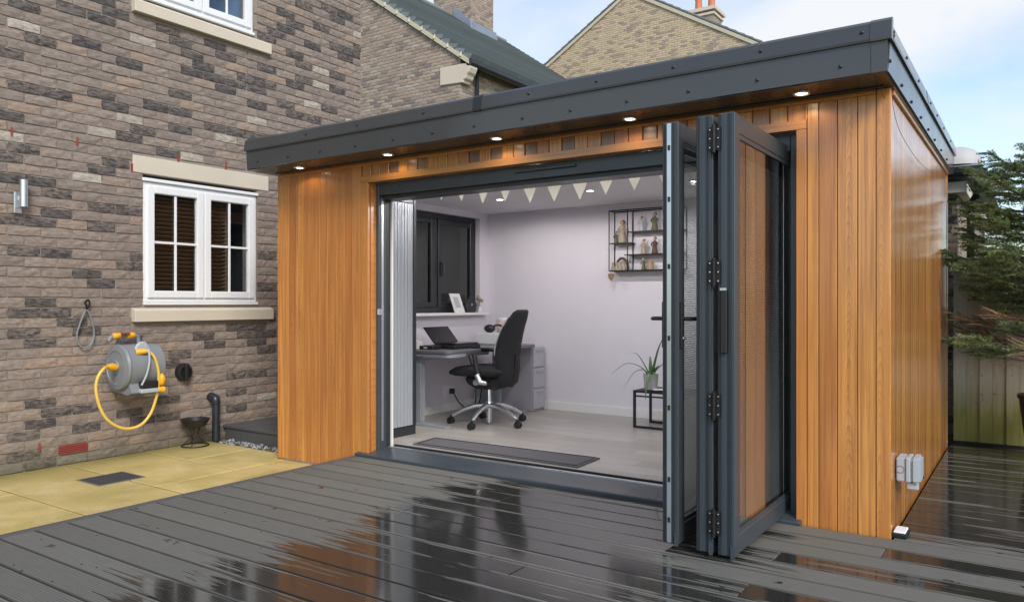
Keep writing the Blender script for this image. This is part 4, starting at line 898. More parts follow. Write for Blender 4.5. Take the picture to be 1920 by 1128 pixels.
ph = thing('headset', 'black headset lying on the white printer', 'headset', (-3.80, 2.08, DT + .116)); ob('ear_pad', MB().ell((-3.80, 2.05, DT + .155), (.06, .05, .04)), 'black', ph, smooth=True); ob('head_band', MB().tube(spline([(-3.79, 2.06, DT + .16), (-3.74, 2.10, DT + .19), (-3.68, 2.14, DT + .16), (-3.66, 2.15, DT + .13)]), .011, 8), 'black', ph, smooth=True)
jr = thing('sweet_jar', 'pale pink lidded jar standing on the printer', 'jar', (-3.76, 2.22, DT + .116)); ob('jar', MB().lathe((-3.76, 2.22, DT + .116), [(.05, .001), (.066, .01), (.068, .10), (.058, .115)], 20), 'pink', jr, smooth=True); ob('lid', MB().lathe((-3.76, 2.22, DT + .231), [(.062, 0), (.064, .02), (.03, .028)], 20), 'paper', jr, smooth=True)
# on the window board
fr_ = thing('leaning_card', 'white patterned card leaning in the dark side window', 'card', (-4.17, 2.02, 1.0)); ob('card', MB().add([(-4.16, 1.97, 1.0), (-4.16, 2.13, 1.0), (-4.22, 2.11, 1.19), (-4.22, 1.95, 1.19), (-4.168, 1.97, 1.0), (-4.168, 2.13, 1.0), (-4.228, 2.11, 1.19), (-4.228, 1.95, 1.19)], [(0, 1, 2, 3), (7, 6, 5, 4), (0, 3, 7, 4), (1, 5, 6, 2), (3, 2, 6, 7), (0, 4, 5, 1)]), 'paper', fr_); ob('card_picture', MB().add([(-4.1745, 2.0, 1.05), (-4.1745, 2.08, 1.05), (-4.208, 2.07, 1.155), (-4.208, 1.99, 1.155)], [(0, 1, 2, 3)]), 'cab', fr_)
sg = thing('slate_plaque', 'dark pointed plaque on the window board beside the white card', 'plaque', (-4.18, 2.26, 1.0)); ob('plaque', MB().prism([(2.19, 1.0), (2.33, 1.0), (2.36, 1.08), (2.30, 1.15), (2.25, 1.17), (2.20, 1.12), (2.17, 1.06)], 'x', -4.20, -4.185), 'anthD', sg, bevel=.003); ob('plaque_boss', MB().ell((-4.183, 2.27, 1.08), (.006, .012, .012), 8, 6), 'greyL', sg)
dr = thing('dried_flowers', 'pale dried flower head above the dark plaque in the window corner', 'flowers', (-4.18, 2.40, 1.0)); ob('stem', MB().tube([(-4.18, 2.40, 1.0), (-4.18, 2.39, 1.13)], .004, 6), 'twig', dr)
ob('vase', MB().lathe((-4.18, 2.40, 1.0), [(.02, 0), (.026, .02), (.012, .05), (.014, .06)], 12), 'paper', dr, smooth=True)
for k in range(6): ob('flower_head', MB().ell((-4.18 + rng.uniform(-.02, .02), 2.39 + rng.uniform(-.03, .03), 1.14 + rng.uniform(-.02, .03)), (.017, .017, .02), 8, 5), 'cream', dr)
fg0 = thing('window_ornament', 'small white figure on the window board next to the cupboard', 'ornament', (-4.17, 1.28, 1.0)); ob('figure', MB().lathe((-4.17, 1.30, 1.0), [(.016, 0), (.018, .01), (.008, .05), (.012, .07), (.014, .085), (.006, .1)], 12), 'white', fg0, smooth=True); ob('arms', MB().tube([(-4.17, 1.27, .0 + 1.085), (-4.17, 1.30, 1.072), (-4.17, 1.33, 1.085)], .004, 6), 'white', fg0)
# wall socket, plug and cable
sk = thing('wall_socket', 'white double wall socket under the desk with a black plug', 'socket', (-4.22, 1.93, .20)); ob('face_plate', MB().box((-4.2195, 1.85, .19), (-4.208, 2.0, .275)), 'white', sk, bevel=.003); ob('plug', MB().box((-4.207, 1.93, .205), (-4.165, 1.975, .255)), 'black', sk, bevel=.006)
cbk = thing('power_cable', 'black cables trailing from the socket up under the desk', 'cable', (-4.1, 2.0, FZ))
ob('cable_run', MB().tube(spline([(-4.17, 1.95, .22), (-4.12, 1.98, .12), (-4.06, 2.04, .06), (-4.0, 2.08, .10), (-3.97, 2.05, .30), (-3.96, 2.0, .58)]), .006, 6), 'black', cbk, smooth=True)
ob('cable_run', MB().tube(spline([(-4.03, 2.12, .05), (-3.99, 2.14, .12), (-3.94, 2.10, .30), (-3.92, 1.95, .45), (-3.95, 1.9, .62)]), .006, 6), 'black', cbk, smooth=True)
ym_ = thing('exercise_mat', 'rolled purple exercise mat standing upright against the back wall', 'mat', (-3.42, 2.50, FZ)); ob('mat_roll', MB().lathe((-3.62, 2.54, FZ), [(.03, 0), (.034, .004), (.034, .31), (.03, .315), (.012, .315), (.012, .30)], 18), 'purple', ym_, smooth=True); ob('strap', MB().tube([(-3.62 + .036 * math.cos(i * R(20)), 2.54 + .036 * math.sin(i * R(20)), FZ + .24) for i in range(18)], .006, 6, closed=True).box((-3.585, 2.515, FZ + .2), (-3.572, 2.54, FZ + .30)), 'black', ym_)
dm = thing('door_mat', 'long charcoal runner mat on the floor just inside the opening', 'mat', (-2.6, .52, FZ)); ob('mat_pad', MB().prism([(-3.30, .375), (-1.875, .36), (-1.89, .70), (-3.33, .665)], 'z', FZ + .0005, FZ + .010), 'mat', dm, bevel=.003)
bdr = MB(); 
for a, b in (((-3.27, .395), (-1.90, .383)), ((-1.90, .383), (-1.912, .68)), ((-1.912, .68), (-3.30, .648)), ((-3.30, .648), (-3.27, .395))): bdr.tube([(a[0], a[1], FZ + .011), (b[0], b[1], FZ + .011)], .004, 5)
ob('mat_border', bdr, 'black', dm)
# side table with the aloe
tb = thing('side_table', 'low black metal side table against the back wall beside the door leaves', 'table', (-2.03, 2.21, FZ)); TX0, TX1, TY0, TY1, TZ = -2.275, -1.80, 2.03, 2.36, .355
for x_ in (TX0, TX1):
    for y_ in (TY0, TY1): ob('leg', MB().box((x_, y_, FZ + .02), (x_ + .02, y_ + .02, TZ - .02)), 'blackM', tb)
for y_ in (TY0, TY1): ob('foot_rail', MB().box((TX0, y_, FZ), (TX1 + .02, y_ + .02, FZ + .0195)), 'blackM', tb); ob('top_rail', MB().box((TX0, y_, TZ - .0195), (TX1 + .02, y_ + .02, TZ)), 'blackM', tb)
for y_ in (TY0 + .003, TY1 - .003): ob('lower_rail', MB().box((TX0 + .02, y_, TZ - .055), (TX1, y_ + .014, TZ - .042)), 'blackM', tb)
for x_ in (TX0, TX1): ob('end_rail', MB().box((x_, TY0 + .02, TZ - .0195), (x_ + .02, TY1, TZ - .001)), 'blackM', tb)
for k in range(9): ob('top_slat', MB().box((TX0 + .024, TY0 + .024 + k * .0345, TZ - .012), (TX1 - .004, TY0 + .024 + k * .0345 + .024, TZ - .002)), 'blackM', tb)
al = thing('aloe_plant', 'spiky green aloe in a pale grey pot on the black side table', 'plant', (-2.16, 2.16, TZ)); ax, ay = -2.165, 2.15
ob('pot', MB().lathe((ax, ay, TZ), [(.052, .001), (.056, .004), (.064, .13), (.066, .135), (.058, .135), (.055, .11), (.01, .108)], 24), 'pot', al, smooth=True)
def blade(pts, wd):
    P = spline(pts, 6); m = MB(); rings = []
    for i, p in enumerate(P):
        t = i / (len(P) - 1); wv = wd * (1 - t) ** .75 + .0015; d = (P[min(i + 1, len(P) - 1)] - P[max(i - 1, 0)]).normalized(); s_ = d.cross(Vector((0, 0, 1))); s_ = s_.normalized() if s_.length > .01 else Vector((1, 0, 0)); n_ = s_.cross(d)
        rings.append([p + s_ * wv, p - n_ * wv * .35, p - s_ * wv, p + n_ * wv * .12])
    m.loft(rings); ob('leaf', m, 'leaf', al, smooth=True)
zt = TZ + .12
for (dx_, dy_, dz_, mid) in ((-.37, -.02, -.01, .13), (-.14, -.12, .20, .14), (-.22, -.09, -.13, .09), (.13, -.05, .32, .14), (.02, -.16, -.19, .05), (.17, -.10, .09, .08), (.12, -.13, -.10, .06), (-.03, .05, .16, .1), (.2, .05, .12, .1)):
    blade([(ax, ay, zt - .02), (ax + dx_ * .25, ay + dy_ * .25, zt + mid * .55), (ax + dx_ * .62, ay + dy_ * .62, zt + mid * .75 + dz_ * .38), (ax + dx_, ay + dy_, zt + dz_)], .020)
bg_ = thing('dark_speaker', 'dark rounded speaker beside the aloe on the side table', 'speaker', (-1.97, 2.2, TZ)); ob('speaker_body', MB().lathe((-1.98, 2.2, TZ), [(.05, .001), (.07, .01), (.078, .06), (.07, .16), (.045, .205), (.01, .215)], 20), 'anthD', bg_, smooth=True); ob('speaker_ring', MB().tube([(-1.98 + .075 * math.cos(i * R(18)), 2.2 + .075 * math.sin(i * R(18)), TZ + .03) for i in range(20)], .006, 6, closed=True), 'greyL', bg_)
ds = thing('white_dish', 'small white dish on the side table in front of the speaker', 'dish', (-2.06, 2.09, TZ)); ob('dish', MB().lathe((-2.065, 2.09, TZ), [(.03, .001), (.055, .012), (.052, .013), (.01, .006)], 20), 'white', ds, smooth=True); ob('dish_rim', MB().tube([(-2.065 + .055 * math.cos(i * R(20)), 2.09 + .055 * math.sin(i * R(20)), TZ + .0125) for i in range(18)], .003, 6, closed=True), 'white', ds)
# wire shelf with ornaments
sh = thing('wire_wall_shelf', 'black wire box shelf holding ornaments on the back wall', 'shelf', (-2.4, 2.55, 1.395)); SY0, SY1 = 2.485, 2.60; SX0, SX1 = -2.735, -2.02
def wire(name, pts): ob(name, MB().tube(pts, .0055, 6), 'blackM', sh)
for yy in (SY0, SY1):
    for a, b in (((SX0, 1.395), (SX0, 1.955)), ((SX1, 1.395), (SX1, 1.955)), ((SX0, 1.955), (SX1, 1.955)), ((SX0, 1.395), (SX1, 1.395))): wire('frame_bar', [(a[0], yy, a[1]), (b[0], yy, b[1])])
for x_ in (SX0, SX1):
    for z_ in (1.395, 1.955): wire('depth_bar', [(x_, SY0, z_), (x_, SY1, z_)])
for x_, za, zb in ((-2.545, 1.655, 1.955), (-2.545, 1.395, 1.65), (-2.545 + .0, 1.76, 1.9)): 
    for yy in (SY0, SY1): wire('divider', [(x_, yy, za), (x_, yy, zb)])
def shelf(x0, x1, z): ob('shelf_plate', MB().box((x0, SY0, z - .008), (x1, SY1, z)), 'blackM', sh)
shelf(SX0, -2.52, 1.655); shelf(-2.545, SX1, 1.755); shelf(-2.58, SX1, 1.545); shelf(SX0, SX1, 1.398)
def figurine(x_, z_, h, body, hair, label, wings=False):
    t = thing('figurine', label, 'figurine', (x_, 2.54, z_), 'figurines on the wire shelf'); k = .86 * h / .2
    ob('body', MB().lathe((x_, 2.54, z_ + .001), [(.036 * k, 0), (.04 * k, .006 * k), (.030 * k, .06 * k), (.022 * k, .11 * k), (.030 * k, .125 * k), (.026 * k, .145 * k), (.010 * k, .155 * k), (.009 * k, .165 * k)], 14), body, t, smooth=True)
    ob('head', MB().ell((x_, 2.535, z_ + .18 * k), (.017 * k, .018 * k, .021 * k), 12, 8), 'skin', t, smooth=True)
    ob('hair', MB().ell((x_ + .003 * k, 2.545, z_ + .186 * k), (.020 * k, .018 * k, .020 * k), 12, 8), hair, t, smooth=True)
    for d in (-1, 1): ob('arm', MB().tube(spline([(x_ + d * .027 * k, 2.54, z_ + .138 * k), (x_ + d * .040 * k, 2.53, z_ + .11 * k), (x_ + d * .018 * k, 2.515, z_ + .098 * k)], 4), .008 * k, 7), body, t, smooth=True)
figurine(-2.625, 1.655, .245, 'cream', 'brownF', 'tall cream figurine in a long dress on the upper left shelf')
figurine(-2.69, 1.655, .13, 'olive', 'brownF', 'short olive figurine beside the tall cream one')
figurine(-2.43, 1.755, .16, 'cab', 'brownF', 'slim grey figurine on the top right shelf')
figurine(-2.30, 1.755, .19, 'olive', 'brownF', 'dark green figurine on the top right shelf next to the door leaf')
figurine(-2.41, 1.545, .16, 'cream', 'brownF', 'kneeling cream figurine in the middle of the wire shelf')
figurine(-2.30, 1.545, .175, 'brownF', 'brownF', 'brown figurine on the middle right of the wire shelf')
figurine(-2.41, 1.398, .13, 'olive', 'twig', 'small olive figurine on the bottom shelf beside the candle')
na = thing('family_ornament', 'cream family group under a dark arch at the lower left of the shelf', 'ornament', (-2.63, 2.54, 1.398))
ob('arch', MB().tube(spline([(-2.69, 2.55, 1.40), (-2.685, 2.55, 1.47), (-2.64, 2.55, 1.515), (-2.585, 2.55, 1.48), (-2.57, 2.55, 1.40)]), .012, 8), 'brownF', na, smooth=True)
for dx_ in (-.085, -.045, -.01, .03): ob('small_figure', MB().lathe((-2.63 + dx_, 2.525, 1.399), [(.02, 0), (.022, .01), (.014, .045), (.008, .05), (.012, .06), (.012, .072), (.004, .08)], 12), 'cream', na, smooth=True)
cn = thing('candle', 'orange topped candle on the bottom shelf of the wire unit', 'candle', (-2.325, 2.53, 1.398)); ob('candle_body', MB().lathe((-2.335, 2.53, 1.399), [(.026, 0), (.027, .004), (.027, .045)], 16), 'cream', cn, smooth=True); ob('candle_top', MB().lathe((-2.335, 2.53, 1.444), [(.027, 0), (.027, .028), (.018, .032), (.016, .03)], 16), 'tan', cn, smooth=True)
ht = thing('hanging_heart', 'small wooden heart hanging below the corner of the wire shelf', 'ornament', (-2.72, 2.5, 1.31)); hpth = [(.0, -.045), (.022, -.018), (.032, .008), (.026, .026), (.010, .028), (0, .016), (-.010, .028), (-.026, .026), (-.032, .008), (-.022, -.018)]
ob('heart', MB().prism([(-2.72 + a, 1.345 + b) for a, b in hpth], 'y', 2.49, 2.50), 'twig', ht, bevel=.002); ob('string', MB().tube([(-2.72, 2.495, 1.36), (-2.725, 2.495, 1.395)], .0015, 5), 'twig', ht)
# bunting across the opening
bn = thing('bunting', 'string of cream triangular pennants hung across the room behind the door head', 'bunting', (-2.2, .6, 1.85))
nb = 12; px_ = [-2.97 + .19 * k for k in range(nb)]; tip = [1.835, 1.815, 1.784, 1.784, 1.759, 1.752, 1.751, 1.768, 1.779, 1.79, 1.80, 1.81]; BY = .31
ob('string', MB().tube(spline([(-3.37, BY, 2.0)] + [(a, BY, t + .150) for a, t in zip(px_, tip)] + [(-.47, BY, 2.0)], 4), .003, 6), 'pennant', bn)
for a, t in zip(px_, tip):
    top = t + .149; r_ = rng.uniform(-.012, .012)
    ob('pennant', MB().prism([(a - .075, top), (a + .075, top), (a + r_, t)], 'y', BY - .002 + r_ * .5, BY + .0005 + r_ * .5), 'pennant', bn)

# ------------------------------------------------------------------ fittings outside
so = thing('outdoor_socket', 'grey weatherproof double socket low on the cedar side wall', 'socket', (.03, .20, .22))
ob('back_box', MB().box((.005, .14, .24), (.045, .27, .355)), 'greyL', so, bevel=.006, seg=2); ob('middle_box', MB().box((.047, .137, .24), (.068, .273, .357)), 'greyL', so, bevel=.004); ob('hinged_lid', MB().box((.070, .135, .238), (.110, .275, .36)), 'greyL', so, bevel=.010, seg=2)
ob('cable_gland', MB().box((.05, .155, .205), (.10, .185, .237)), 'greyL', so, bevel=.003)
ob('lid_button', MB().tube([(.108, .255, .252), (.114, .255, .252)], .007, 8), 'black', so); ob('knockout_ring', MB().tube([(.025 + .017 * math.cos(i * R(24)), .1385, .30 + .017 * math.sin(i * R(24))) for i in range(15)], .0015, 5, closed=True), 'greyP', so)
du = thing('deck_light', 'small square floor light with white lens at the cabin corner on the deck', 'light', (.035, .075, 0))
ob('light_body', MB().box((.004, .01, .001), (.068, .13, .022)), 'blackM', du, bevel=.004); ob('light_lens', MB().box((.010, .016, .0222), (.062, .124, .032)), 'paper', du, bevel=.004)
wr = thing('sagging_wire', 'thin dark wire sagging along the top of the cedar side wall', 'wire', (.02, 1, 1.9)); ob('wire_run', MB().tube(spline([(.012, -.05, 2.11), (.016, -.01, 2.0), (.018, .209, 1.926), (.018, .825, 1.895), (.018, 1.483, 1.92), (.018, 2.143, 2.005), (.018, 2.75, 2.07)], 8), .0012, 6), 'black', wr); ob('wire_drop', MB().tube([(-.03, -.25, 2.107), (-.02, -.02, 2.05)], .0012, 6), 'black', wr)

# ------------------------------------------------------------------ fence, garage, spruce
fn = thing('timber_fence', 'weathered vertical board fence with green algae behind the spruce', 'fence', (1.2, 3.02, 0))
x = .03; k = 0
while x < 2.7:
    m = MB(); t0, t1 = .010, .020; m.prism([(-.05, 0), (-.05, -t1), (.05, -t0), (.05, 0)], 'z', 0, 1.40 + rng.uniform(-.004, .004)); me = m.mesh('fence_board', 'fence')
    o = bpy.data.objects.new('fence_board', me); link(o, fn, (x + .05, 3.0 + .006 * (k % 2), .02)); x += .0875; k += 1
ob('capping_rail', MB().box((.02, 2.955, 1.425), (2.72, 3.045, 1.45)), 'fasciaW', fn, bevel=.004)
for z in (.3, 1.1): ob('back_rail', MB().box((.03, 3.008, z), (2.7, 3.05, z + .07)), 'fence', fn)
ob('gravel_board', MB().box((.03, 2.985, -.1), (2.7, 3.01, .018)), 'under', fn)
fl_ = thing('fence_light', 'small pale solar light under the fence capping beside the cedar wall', 'light', (.065, 2.94, 1.33)); ob('light_box', MB().box((.038, 2.93, 1.345), (.095, 2.978, 1.405)), 'greyL', fl_, bevel=.006); ob('light_lens', MB().box((.044, 2.925, 1.35), (.089, 2.9295, 1.375)), 'paper', fl_)
gg = thing('brick_garage', 'brick outbuilding with black gutter and downpipe behind the cedar side wall', 'garage', (-1.0, 4.8, 0)); GY, GX = 3.30, .035
gc_ = MB(); gc_.box((-2.4, GY + .007, -.2), (GX - .007, 7.5, 2.0)); ob('wall', gc_, 'mortar', gg)
brick_wall(gg, FaceY(GY), -.7, GX, -.05, 1.97, lambda u, z: 'brickD' if rng.random() < .3 else 'brick', lambda a, b, z: [(a, b)], limit=110, near=lambda u, z: u > -.12)
brick_wall(gg, FaceX(GX), GY + .0, 5.6, -.05, 1.97, lambda u, z: 'brickP' if rng.random() < .3 else 'brickA', lambda a, b, z: [(a, b)], limit=120, near=lambda u, z: z > 1.3 and u < 4.6)
ob('box_eave', MB().box((-2.4, 3.17, 1.985), (.105, 3.32, 2.075)), 'fasciaW', gg, bevel=.003)
ob('side_eave', MB().box((.036, 3.321, 1.985), (.105, 7.5, 2.07)), 'fasciaW', gg, bevel=.003)
gp = [(-.06 * math.cos(R(a)), -.055 * math.sin(R(a))) for a in range(0, 181, 20)] + [(.052 * math.cos(R(a)), -.047 * math.sin(R(a))) for a in range(0, 181, 20)]
ob('gutter', MB().prism([(3.11 + a, 2.15 + b) for a, b in gp], 'x', -2.4, .245), 'gutter', gg)
ob('gutter_end', MB().prism([(3.11 + a * 1.08, 2.152 + b * 1.1) for a, b in gp[:10]], 'x', .246, .254), 'gutter', gg)
ob('gutter_joint', MB().prism([(3.11 + a * 1.1, 2.152 + b * 1.12) for a, b in gp[:10]], 'x', .16, .20), 'gutter', gg)
ob('downpipe', MB().tube([(.19, 3.11, 2.11), (.19, 3.11, 2.02)] + spline([(.19, 3.11, 1.99), (.175, 3.16, 1.95), (.14, 3.25, 1.90), (.128, 3.30, 1.86), (.128, 3.31, 1.80)], 4) + [(.128, 3.31, .0)], .030, 12), 'gutter', gg, smooth=True)
for z in (1.62, .9): ob('pipe_bracket', MB().box((.09, 3.275, z), (.166, 3.348, z + .03)), 'gutter', gg)
ob('roof', MB().add([(.22, 3.08, 2.18), (-2.4, 3.08, 2.18), (-2.4, 5.3, 3.25), (-1.6, 5.3, 3.25), (.22, 7.6, 2.18), (-2.4, 7.6, 2.18), (.20, 3.10, 2.16), (-2.4, 3.10, 2.16), (-2.4, 7.58, 2.16), (.20, 7.58, 2.16)], [(0, 1, 2, 3), (0, 3, 4), (3, 2, 5, 4), (1, 5, 2), (6, 7, 8, 9), (0, 1, 7, 6), (0, 4, 9, 6)]), 'slate', gg)
cap = MB(); rings = []
for (x_, r_) in ((.0, .155), (.08, .15), (.15, .125), (.195, .085), (.212, .03)):
    rings.append([(x_, 3.25 + r_ * 1.0 * math.cos(R(a)), 2.205 + r_ * 1.05 * max(0, math.sin(R(a)))) for a in range(0, 181, 15)])
ob('end_cap_tile', MB().loft(rings), 'pot', gg, smooth=True)

tree = thing('spruce_tree', 'bushy green spruce with bare brown lower twigs in a black pot at the right edge', 'tree', (.62, 2.62, .05))
pt = thing('plant_pot', 'tall black planter holding the spruce at the right edge', 'planter', (.60, 2.62, 0))
TXc, TYc = .63, 2.60
ob('planter_body', MB().lathe((TXc, TYc, 0), [(.11, .001), (.118, .004), (.168, .42), (.178, .425), (.178, .45), (.162, .45), (.155, .41), (.01, .405)], 30), 'black', pt, smooth=True); ob('potting_soil', MB().lathe((TXc, TYc, .412), [(.15, 0), (.1, .012), (.01, .014)], 20), 'soil', pt, smooth=True)
ob('trunk', MB().tube([(TXc, TYc, .41), (TXc + .01, TYc, .9), (TXc, TYc + .01, 1.6), (TXc, TYc, 2.25)], [.030, .026, .018, .006], 10), 'bark', tree, smooth=True)
tr_ = random.Random(21); nd = MB(); ndl = MB(); tw = MB(); tb2 = MB()
def needles(m, a, b, n, ln, spread=1.):
    d = (b - a); L_ = d.length; d.normalize(); s_ = d.orthogonal().normalized(); t_ = d.cross(s_)
    for i in range(n):
        u = tr_.random(); p = a + (b - a) * u; ang = tr_.uniform(0, 6.283); o_ = s_ * math.cos(ang) + t_ * math.sin(ang)
        q = (o_ * spread + d * tr_.uniform(.5, 1.1)).normalized(); l_ = ln * tr_.uniform(.7, 1.15); sd_ = q.cross(o_.cross(q) + Vector((.01, .02, .03))).normalized() * .0024
        m.add([p - sd_, p + sd_, p + q * l_], [(0, 1, 2)])
for k in range(96):
    z = .62 + 1.45 * (k / 96.) ** .95; az = k * 2.399 + tr_.uniform(-.3, .3); low = z < .98
    reach = (.74 - .26 * (z - .6) / 1.5) * tr_.uniform(.72, 1.08)
    if z > 1.75: reach *= .9 - (z - 1.75) * .5
    rise = tr_.uniform(.22, .62) if not low else tr_.uniform(.05, .55)
    dirv = Vector((math.cos(az), math.sin(az), 0))
    a = Vector((TXc, TYc, z)); P = [a, a + dirv * reach * .4 + Vector((0, 0, reach * rise * .3)), a + dirv * reach * .75 + Vector((0, 0, reach * rise * .65)), a + dirv * reach + Vector((0, 0, reach * rise))]
    S = spline(P, 5); tw.tube(S, [.007 * (1 - .8 * i / (len(S) - 1)) + .0012 for i in range(len(S))], 5)
    bare = low and tr_.random() < .62
    young = tr_.random() < .3
    for i in range(1, len(S) - 1):
        f = i / (len(S) - 1)
        if not bare and (f > .28): needles(nd, S[i], S[i + 1], 30, .021)
        nt_ = 2 if f > .2 else 1
        for s in range(nt_):
            sg_ = 1 if (s + i) % 2 else -1; sd2 = dirv.cross(Vector((0, 0, 1))) * sg_
            l2 = reach * .42 * (1.15 - f) * tr_.uniform(.7, 1.2) + .05
            e = S[i] + (dirv * .75 + sd2 * tr_.uniform(.5, 1.) + Vector((0, 0, tr_.uniform(-.1, .35 if not bare else .7)))).normalized() * l2
            (tb2 if bare else tw).tube([S[i], (S[i] + e) / 2 + Vector((0, 0, .008)), e], [.0032, .0026, .0012], 4)
            if not bare:
                needles(ndl if (young and f > .5) else nd, S[i], e, int(20 + l2 * 250), .019)
                if l2 > .12:
                    for h2 in (.45, .7):
                        b0 = S[i].lerp(e, h2); e2 = b0 + (dirv * .8 + sd2 * tr_.uniform(-.9, .9) + Vector((0, 0, tr_.uniform(-.1, .25)))).normalized() * l2 * .42
                        needles(nd if tr_.random() < .6 else ndl, b0, e2, 30, .016)
            elif tr_.random() < .25: needles(nd, S[i].lerp(e, .5), e, 22, .015)
ob('branches', tw, 'bark', tree, smooth=True); ob('bare_twigs', tb2, 'twig', tree, smooth=True)
kind(ob('needles', nd, 'needle', tree), 'stuff'); kind(ob('young_needles', ndl, 'needleL', tree), 'stuff')

# ------------------------------------------------------------------ neighbouring houses
YA = 8.0; EX, EZ, RX, RZ = -8.834, 5.952, -14.05, 9.60; pA = (RZ - EZ) / (EX - RX)
hA = thing('gabled_brick_house', 'buff brown brick house with grey tiled roof and chimney behind the cabin roof', 'house', (-14, 12, -.2))
XA2 = RX - (EX - RX)
ob('wall', MB().prism([(XA2, -.2), (EX - .008, -.2), (EX - .008, EZ - .03), (RX, RZ - .05), (XA2, EZ - .03)], 'y', YA + .008, 16.9), 'mortar', hA)
def keepA(a, b, z):
    lim = EX if z < EZ - .03 else EX - (z - EZ + .06) / pA
    return [(a, min(b, lim))] if a < lim else []
def pickA(u, z):
    q = rng.random(); return 'brickAD' if q < .17 else 'brickW' if q < .29 else 'brickP' if q < .34 else 'brickA'
brick_wall(hA, FaceY(YA), -12.2, EX, 4.0, 8.2, pickA, keepA, L=.205, H=.058, course=.0675, mod=.2155, limit=300, near=lambda u, z: z > 4.35 + (u + 11.6) * .18 and u > -11.75)
brick_wall(hA, FaceX(EX), YA, 11.6, 4.6, 5.9, pickA, lambda a, b, z: [(a, b)], L=.205, H=.058, course=.0675, mod=.2155, limit=60, near=lambda u, z: z > 5.1 and u < 10)
# tile courses, each an overlapping strip
nT = 30; sl = math.hypot(EX - RX, RZ - EZ); ux, uz = (RX - EX) / sl, (RZ - EZ) / sl; nx_, nz_ = -uz, ux
if nz_ < 0: nx_, nz_ = -nx_, -nz_
EXo, EZo = EX + .22, EZ - .22 * pA
sl = math.hypot(EXo - RX, RZ - EZo); tA = MB(); hAr = None
for k in range(nT):
    s0 = sl * k / nT; s1 = sl * (k + 1) / nT + .06
    a = (EXo + ux * s0, EZo + uz * s0); b = (EXo + ux * s1, EZo + uz * s1); t_ = .12
    m = MB().prism([(a[0] + nx_ * (.075 + t_), a[1] + nz_ * (.075 + t_)), (b[0] + nx_ * .08, b[1] + nz_ * .08), (b[0] + nx_ * .05, b[1] + nz_ * .05), (a[0] + nx_ * .075, a[1] + nz_ * .075)], 'y', YA - .04, 17.0)
    ob('tile_course', m, 'slate', hA)
ob('roof_underlay', MB().prism([(EXo + nx_ * .02, EZo + nz_ * .02), (EXo + nx_ * .06, EZo + nz_ * .06), (RX, RZ + .1), (XA2 - .2, EZo + .06), (XA2 - .2, EZo + .02), (RX, RZ + .04)], 'y', YA - .02, 16.98), 'slate', hA)
ob('ridge_tiles', MB().tube([(RX, YA - .03, RZ + .14), (RX, 17., RZ + .14)], .12, 10), 'slate', hA, smooth=True)
ob('verge', MB().prism([(EXo + .02, EZo - .03), (EXo + .02, EZo + .07), (RX, RZ + .12), (RX, RZ + .0)], 'y', YA - .055, YA + .02), 'verge', hA)
for k in range(16):
    s_ = sl * (k + .5) / 16; p = (EXo + ux * s_, EZo + uz * s_); ob('verge_clip', MB().tube([(p[0], YA - .065, p[1] + .02), (p[0], YA - .03, p[1] + .11)], .022, 8), 'verge', hA, smooth=True)
ob('kneeler_stone', MB().prism([(-9.338, 5.452), (-8.74, 5.425), (-8.74, 5.47), (-8.68, 5.50), (-8.65, 5.58), (-8.61, 5.61), (-8.57, 5.70), (-8.57, 5.79), (-8.66, 5.80), (-9.338, 5.815)], 'y', YA - .03, YA + .22), 'stone', hA, bevel=.015)
ob('gutter', MB().tube([(EX + .24, YA - .03, EZo + .01), (EX + .24, 16.9, EZo + .01)], .075, 10), 'gutter', hA, smooth=True)
ob('downpipe', MB().tube([(EX + .2, YA + .45, EZo), (EX + .08, YA + .45, EZo - .15), (EX + .08, YA + .45, 2.)], .04, 10), 'gutter', hA, smooth=True)
CY0, CY1, CX0, CX1 = 13.9, 15.0, -14.5, -13.05
ob('chimney', MB().box((CX0 + .01, CY0 + .01, 8.6), (CX1 - .01, CY1 - .01, 13.0)), 'mortar', hA)
brick_wall(hA, FaceY(CY0), CX0, CX1, 9.0, 12.9, pickA, lambda a, b, z: [(a, b)], limit=0)
brick_wall(hA, FaceX(CX1), CY0, CY1, 8.9, 12.9, pickA, lambda a, b, z: [(a, b)], limit=0)
fz = RZ + (RX - CX1) * pA
ob('lead_flashing', MB().prism([(CX1 + .10, fz + .02), (CX1 + .02, fz + .42), (CX1 - .02, fz + .42), (CX1 - .02, fz - .05)], 'y', CY0 - .12, CY1 + .12), 'lead', hA)
ob('lead_flashing', MB().prism([(CX1 + .12, fz + .05), (CX1 + .12, fz + .30), (-13.7, RZ + .30), (-13.7, RZ)], 'y', CY0 - .03, CY0 - .002), 'lead', hA)
ob('chimney_cap', MB().box((CX0 - .06, CY0 - .06, 13.0), (CX1 + .06, CY1 + .06, 13.1)), 'stone', hA)

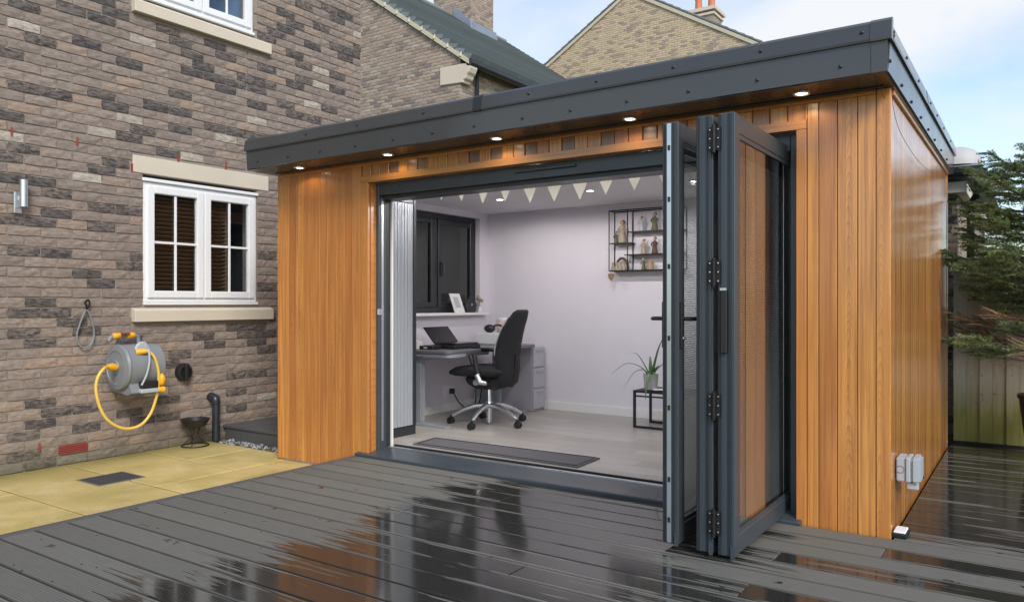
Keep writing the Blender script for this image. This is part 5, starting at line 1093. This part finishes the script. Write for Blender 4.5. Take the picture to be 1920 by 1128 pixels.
YB = 21.0; AX, AZ, pB = -11.41, 12.16, .597
hB = thing('buff_brick_house', 'large buff brick gable end with small chimney furthest behind the cabin roof', 'house', (AX, 25, -.2)); HB = 7.0
ob('wall', MB().prism([(AX - HB, -.2), (AX + HB, -.2), (AX + HB, AZ - HB * pB), (AX, AZ), (AX - HB, AZ - HB * pB)], 'y', YB + .008, 30.), 'mortar', hB)
def keepB(a, b, z):
    hw = (AZ - .06 - z) / pB; l, r = max(a, AX - hw), min(b, AX + hw); return [(l, r)] if r > l else []
brick_wall(hB, FaceY(YB), AX - 4.6, AX + 6.2, 8.4, 12.1, lambda u, z: 'brickA' if rng.random() < .22 else 'brickB', keepB, limit=300, near=lambda u, z: z > 9.0 + (u + 16) * .06)
for d in (-1, 1):
    e = AX + d * (HB + .2); ez = AZ - (HB + .2) * pB
    ob('roof_slope', MB().prism([(AX, AZ + .12), (AX, AZ + .02), (e, ez + .02), (e, ez + .12)], 'y', YB - .02, 30.1), 'slate', hB)
    ob('verge', MB().prism([(AX, AZ + .06), (AX, AZ - .07), (e, ez - .07), (e, ez + .06)], 'y', YB - .05, YB + .03), 'verge', hB)
    for k in range(26):
        s_ = (k + .5) / 26; p = (AX + (e - AX) * s_, AZ + .12 + (ez - AZ) * s_); ob('verge_tile', MB().prism([(p[0] - .14, p[1] + .14 * pB * d - .02), (p[0] + .14, p[1] - .14 * pB * d - .02), (p[0] + .14, p[1] - .14 * pB * d + (.02 if d < 0 else .05)), (p[0] - .14, p[1] + .14 * pB * d + (.05 if d < 0 else .02))], 'y', YB - .06, YB + .25), 'slate', hB)
kx0, kx1, ky0, ky1 = -9.75, -8.75, 22.2, 23.1
chm = ob('chimney', MB().box((kx0 + .01, ky0 + .01, 9.5), (kx1 - .01, ky1 - .01, 11.35)), 'mortar', hB)
brick_wall(hB, FaceY(ky0), kx0, kx1, 10.0, 11.35, lambda u, z: 'brickA', lambda a, b, z: [(a, b)], limit=0); brick_wall(hB, FaceX(kx1), ky0, ky1, 10.0, 11.35, lambda u, z: 'brickA', lambda a, b, z: [(a, b)], limit=0)
ob('chimney_cap', MB().box((kx0 - .1, ky0 - .1, 11.35), (kx1 + .1, ky1 + .1, 11.47)).box((kx0 - .05, ky0 - .05, 11.2), (kx1 + .05, ky1 + .05, 11.28)), 'stone', chm)
for xx in (kx0 + .3, kx0 + .78): ob('chimney_pot', MB().lathe((xx, ky0 + .45, 11.47), [(.14, 0), (.13, .1), (.115, .5), (.14, .52), (.14, .58), (.1, .58)], 16), 'terra', chm, smooth=True)
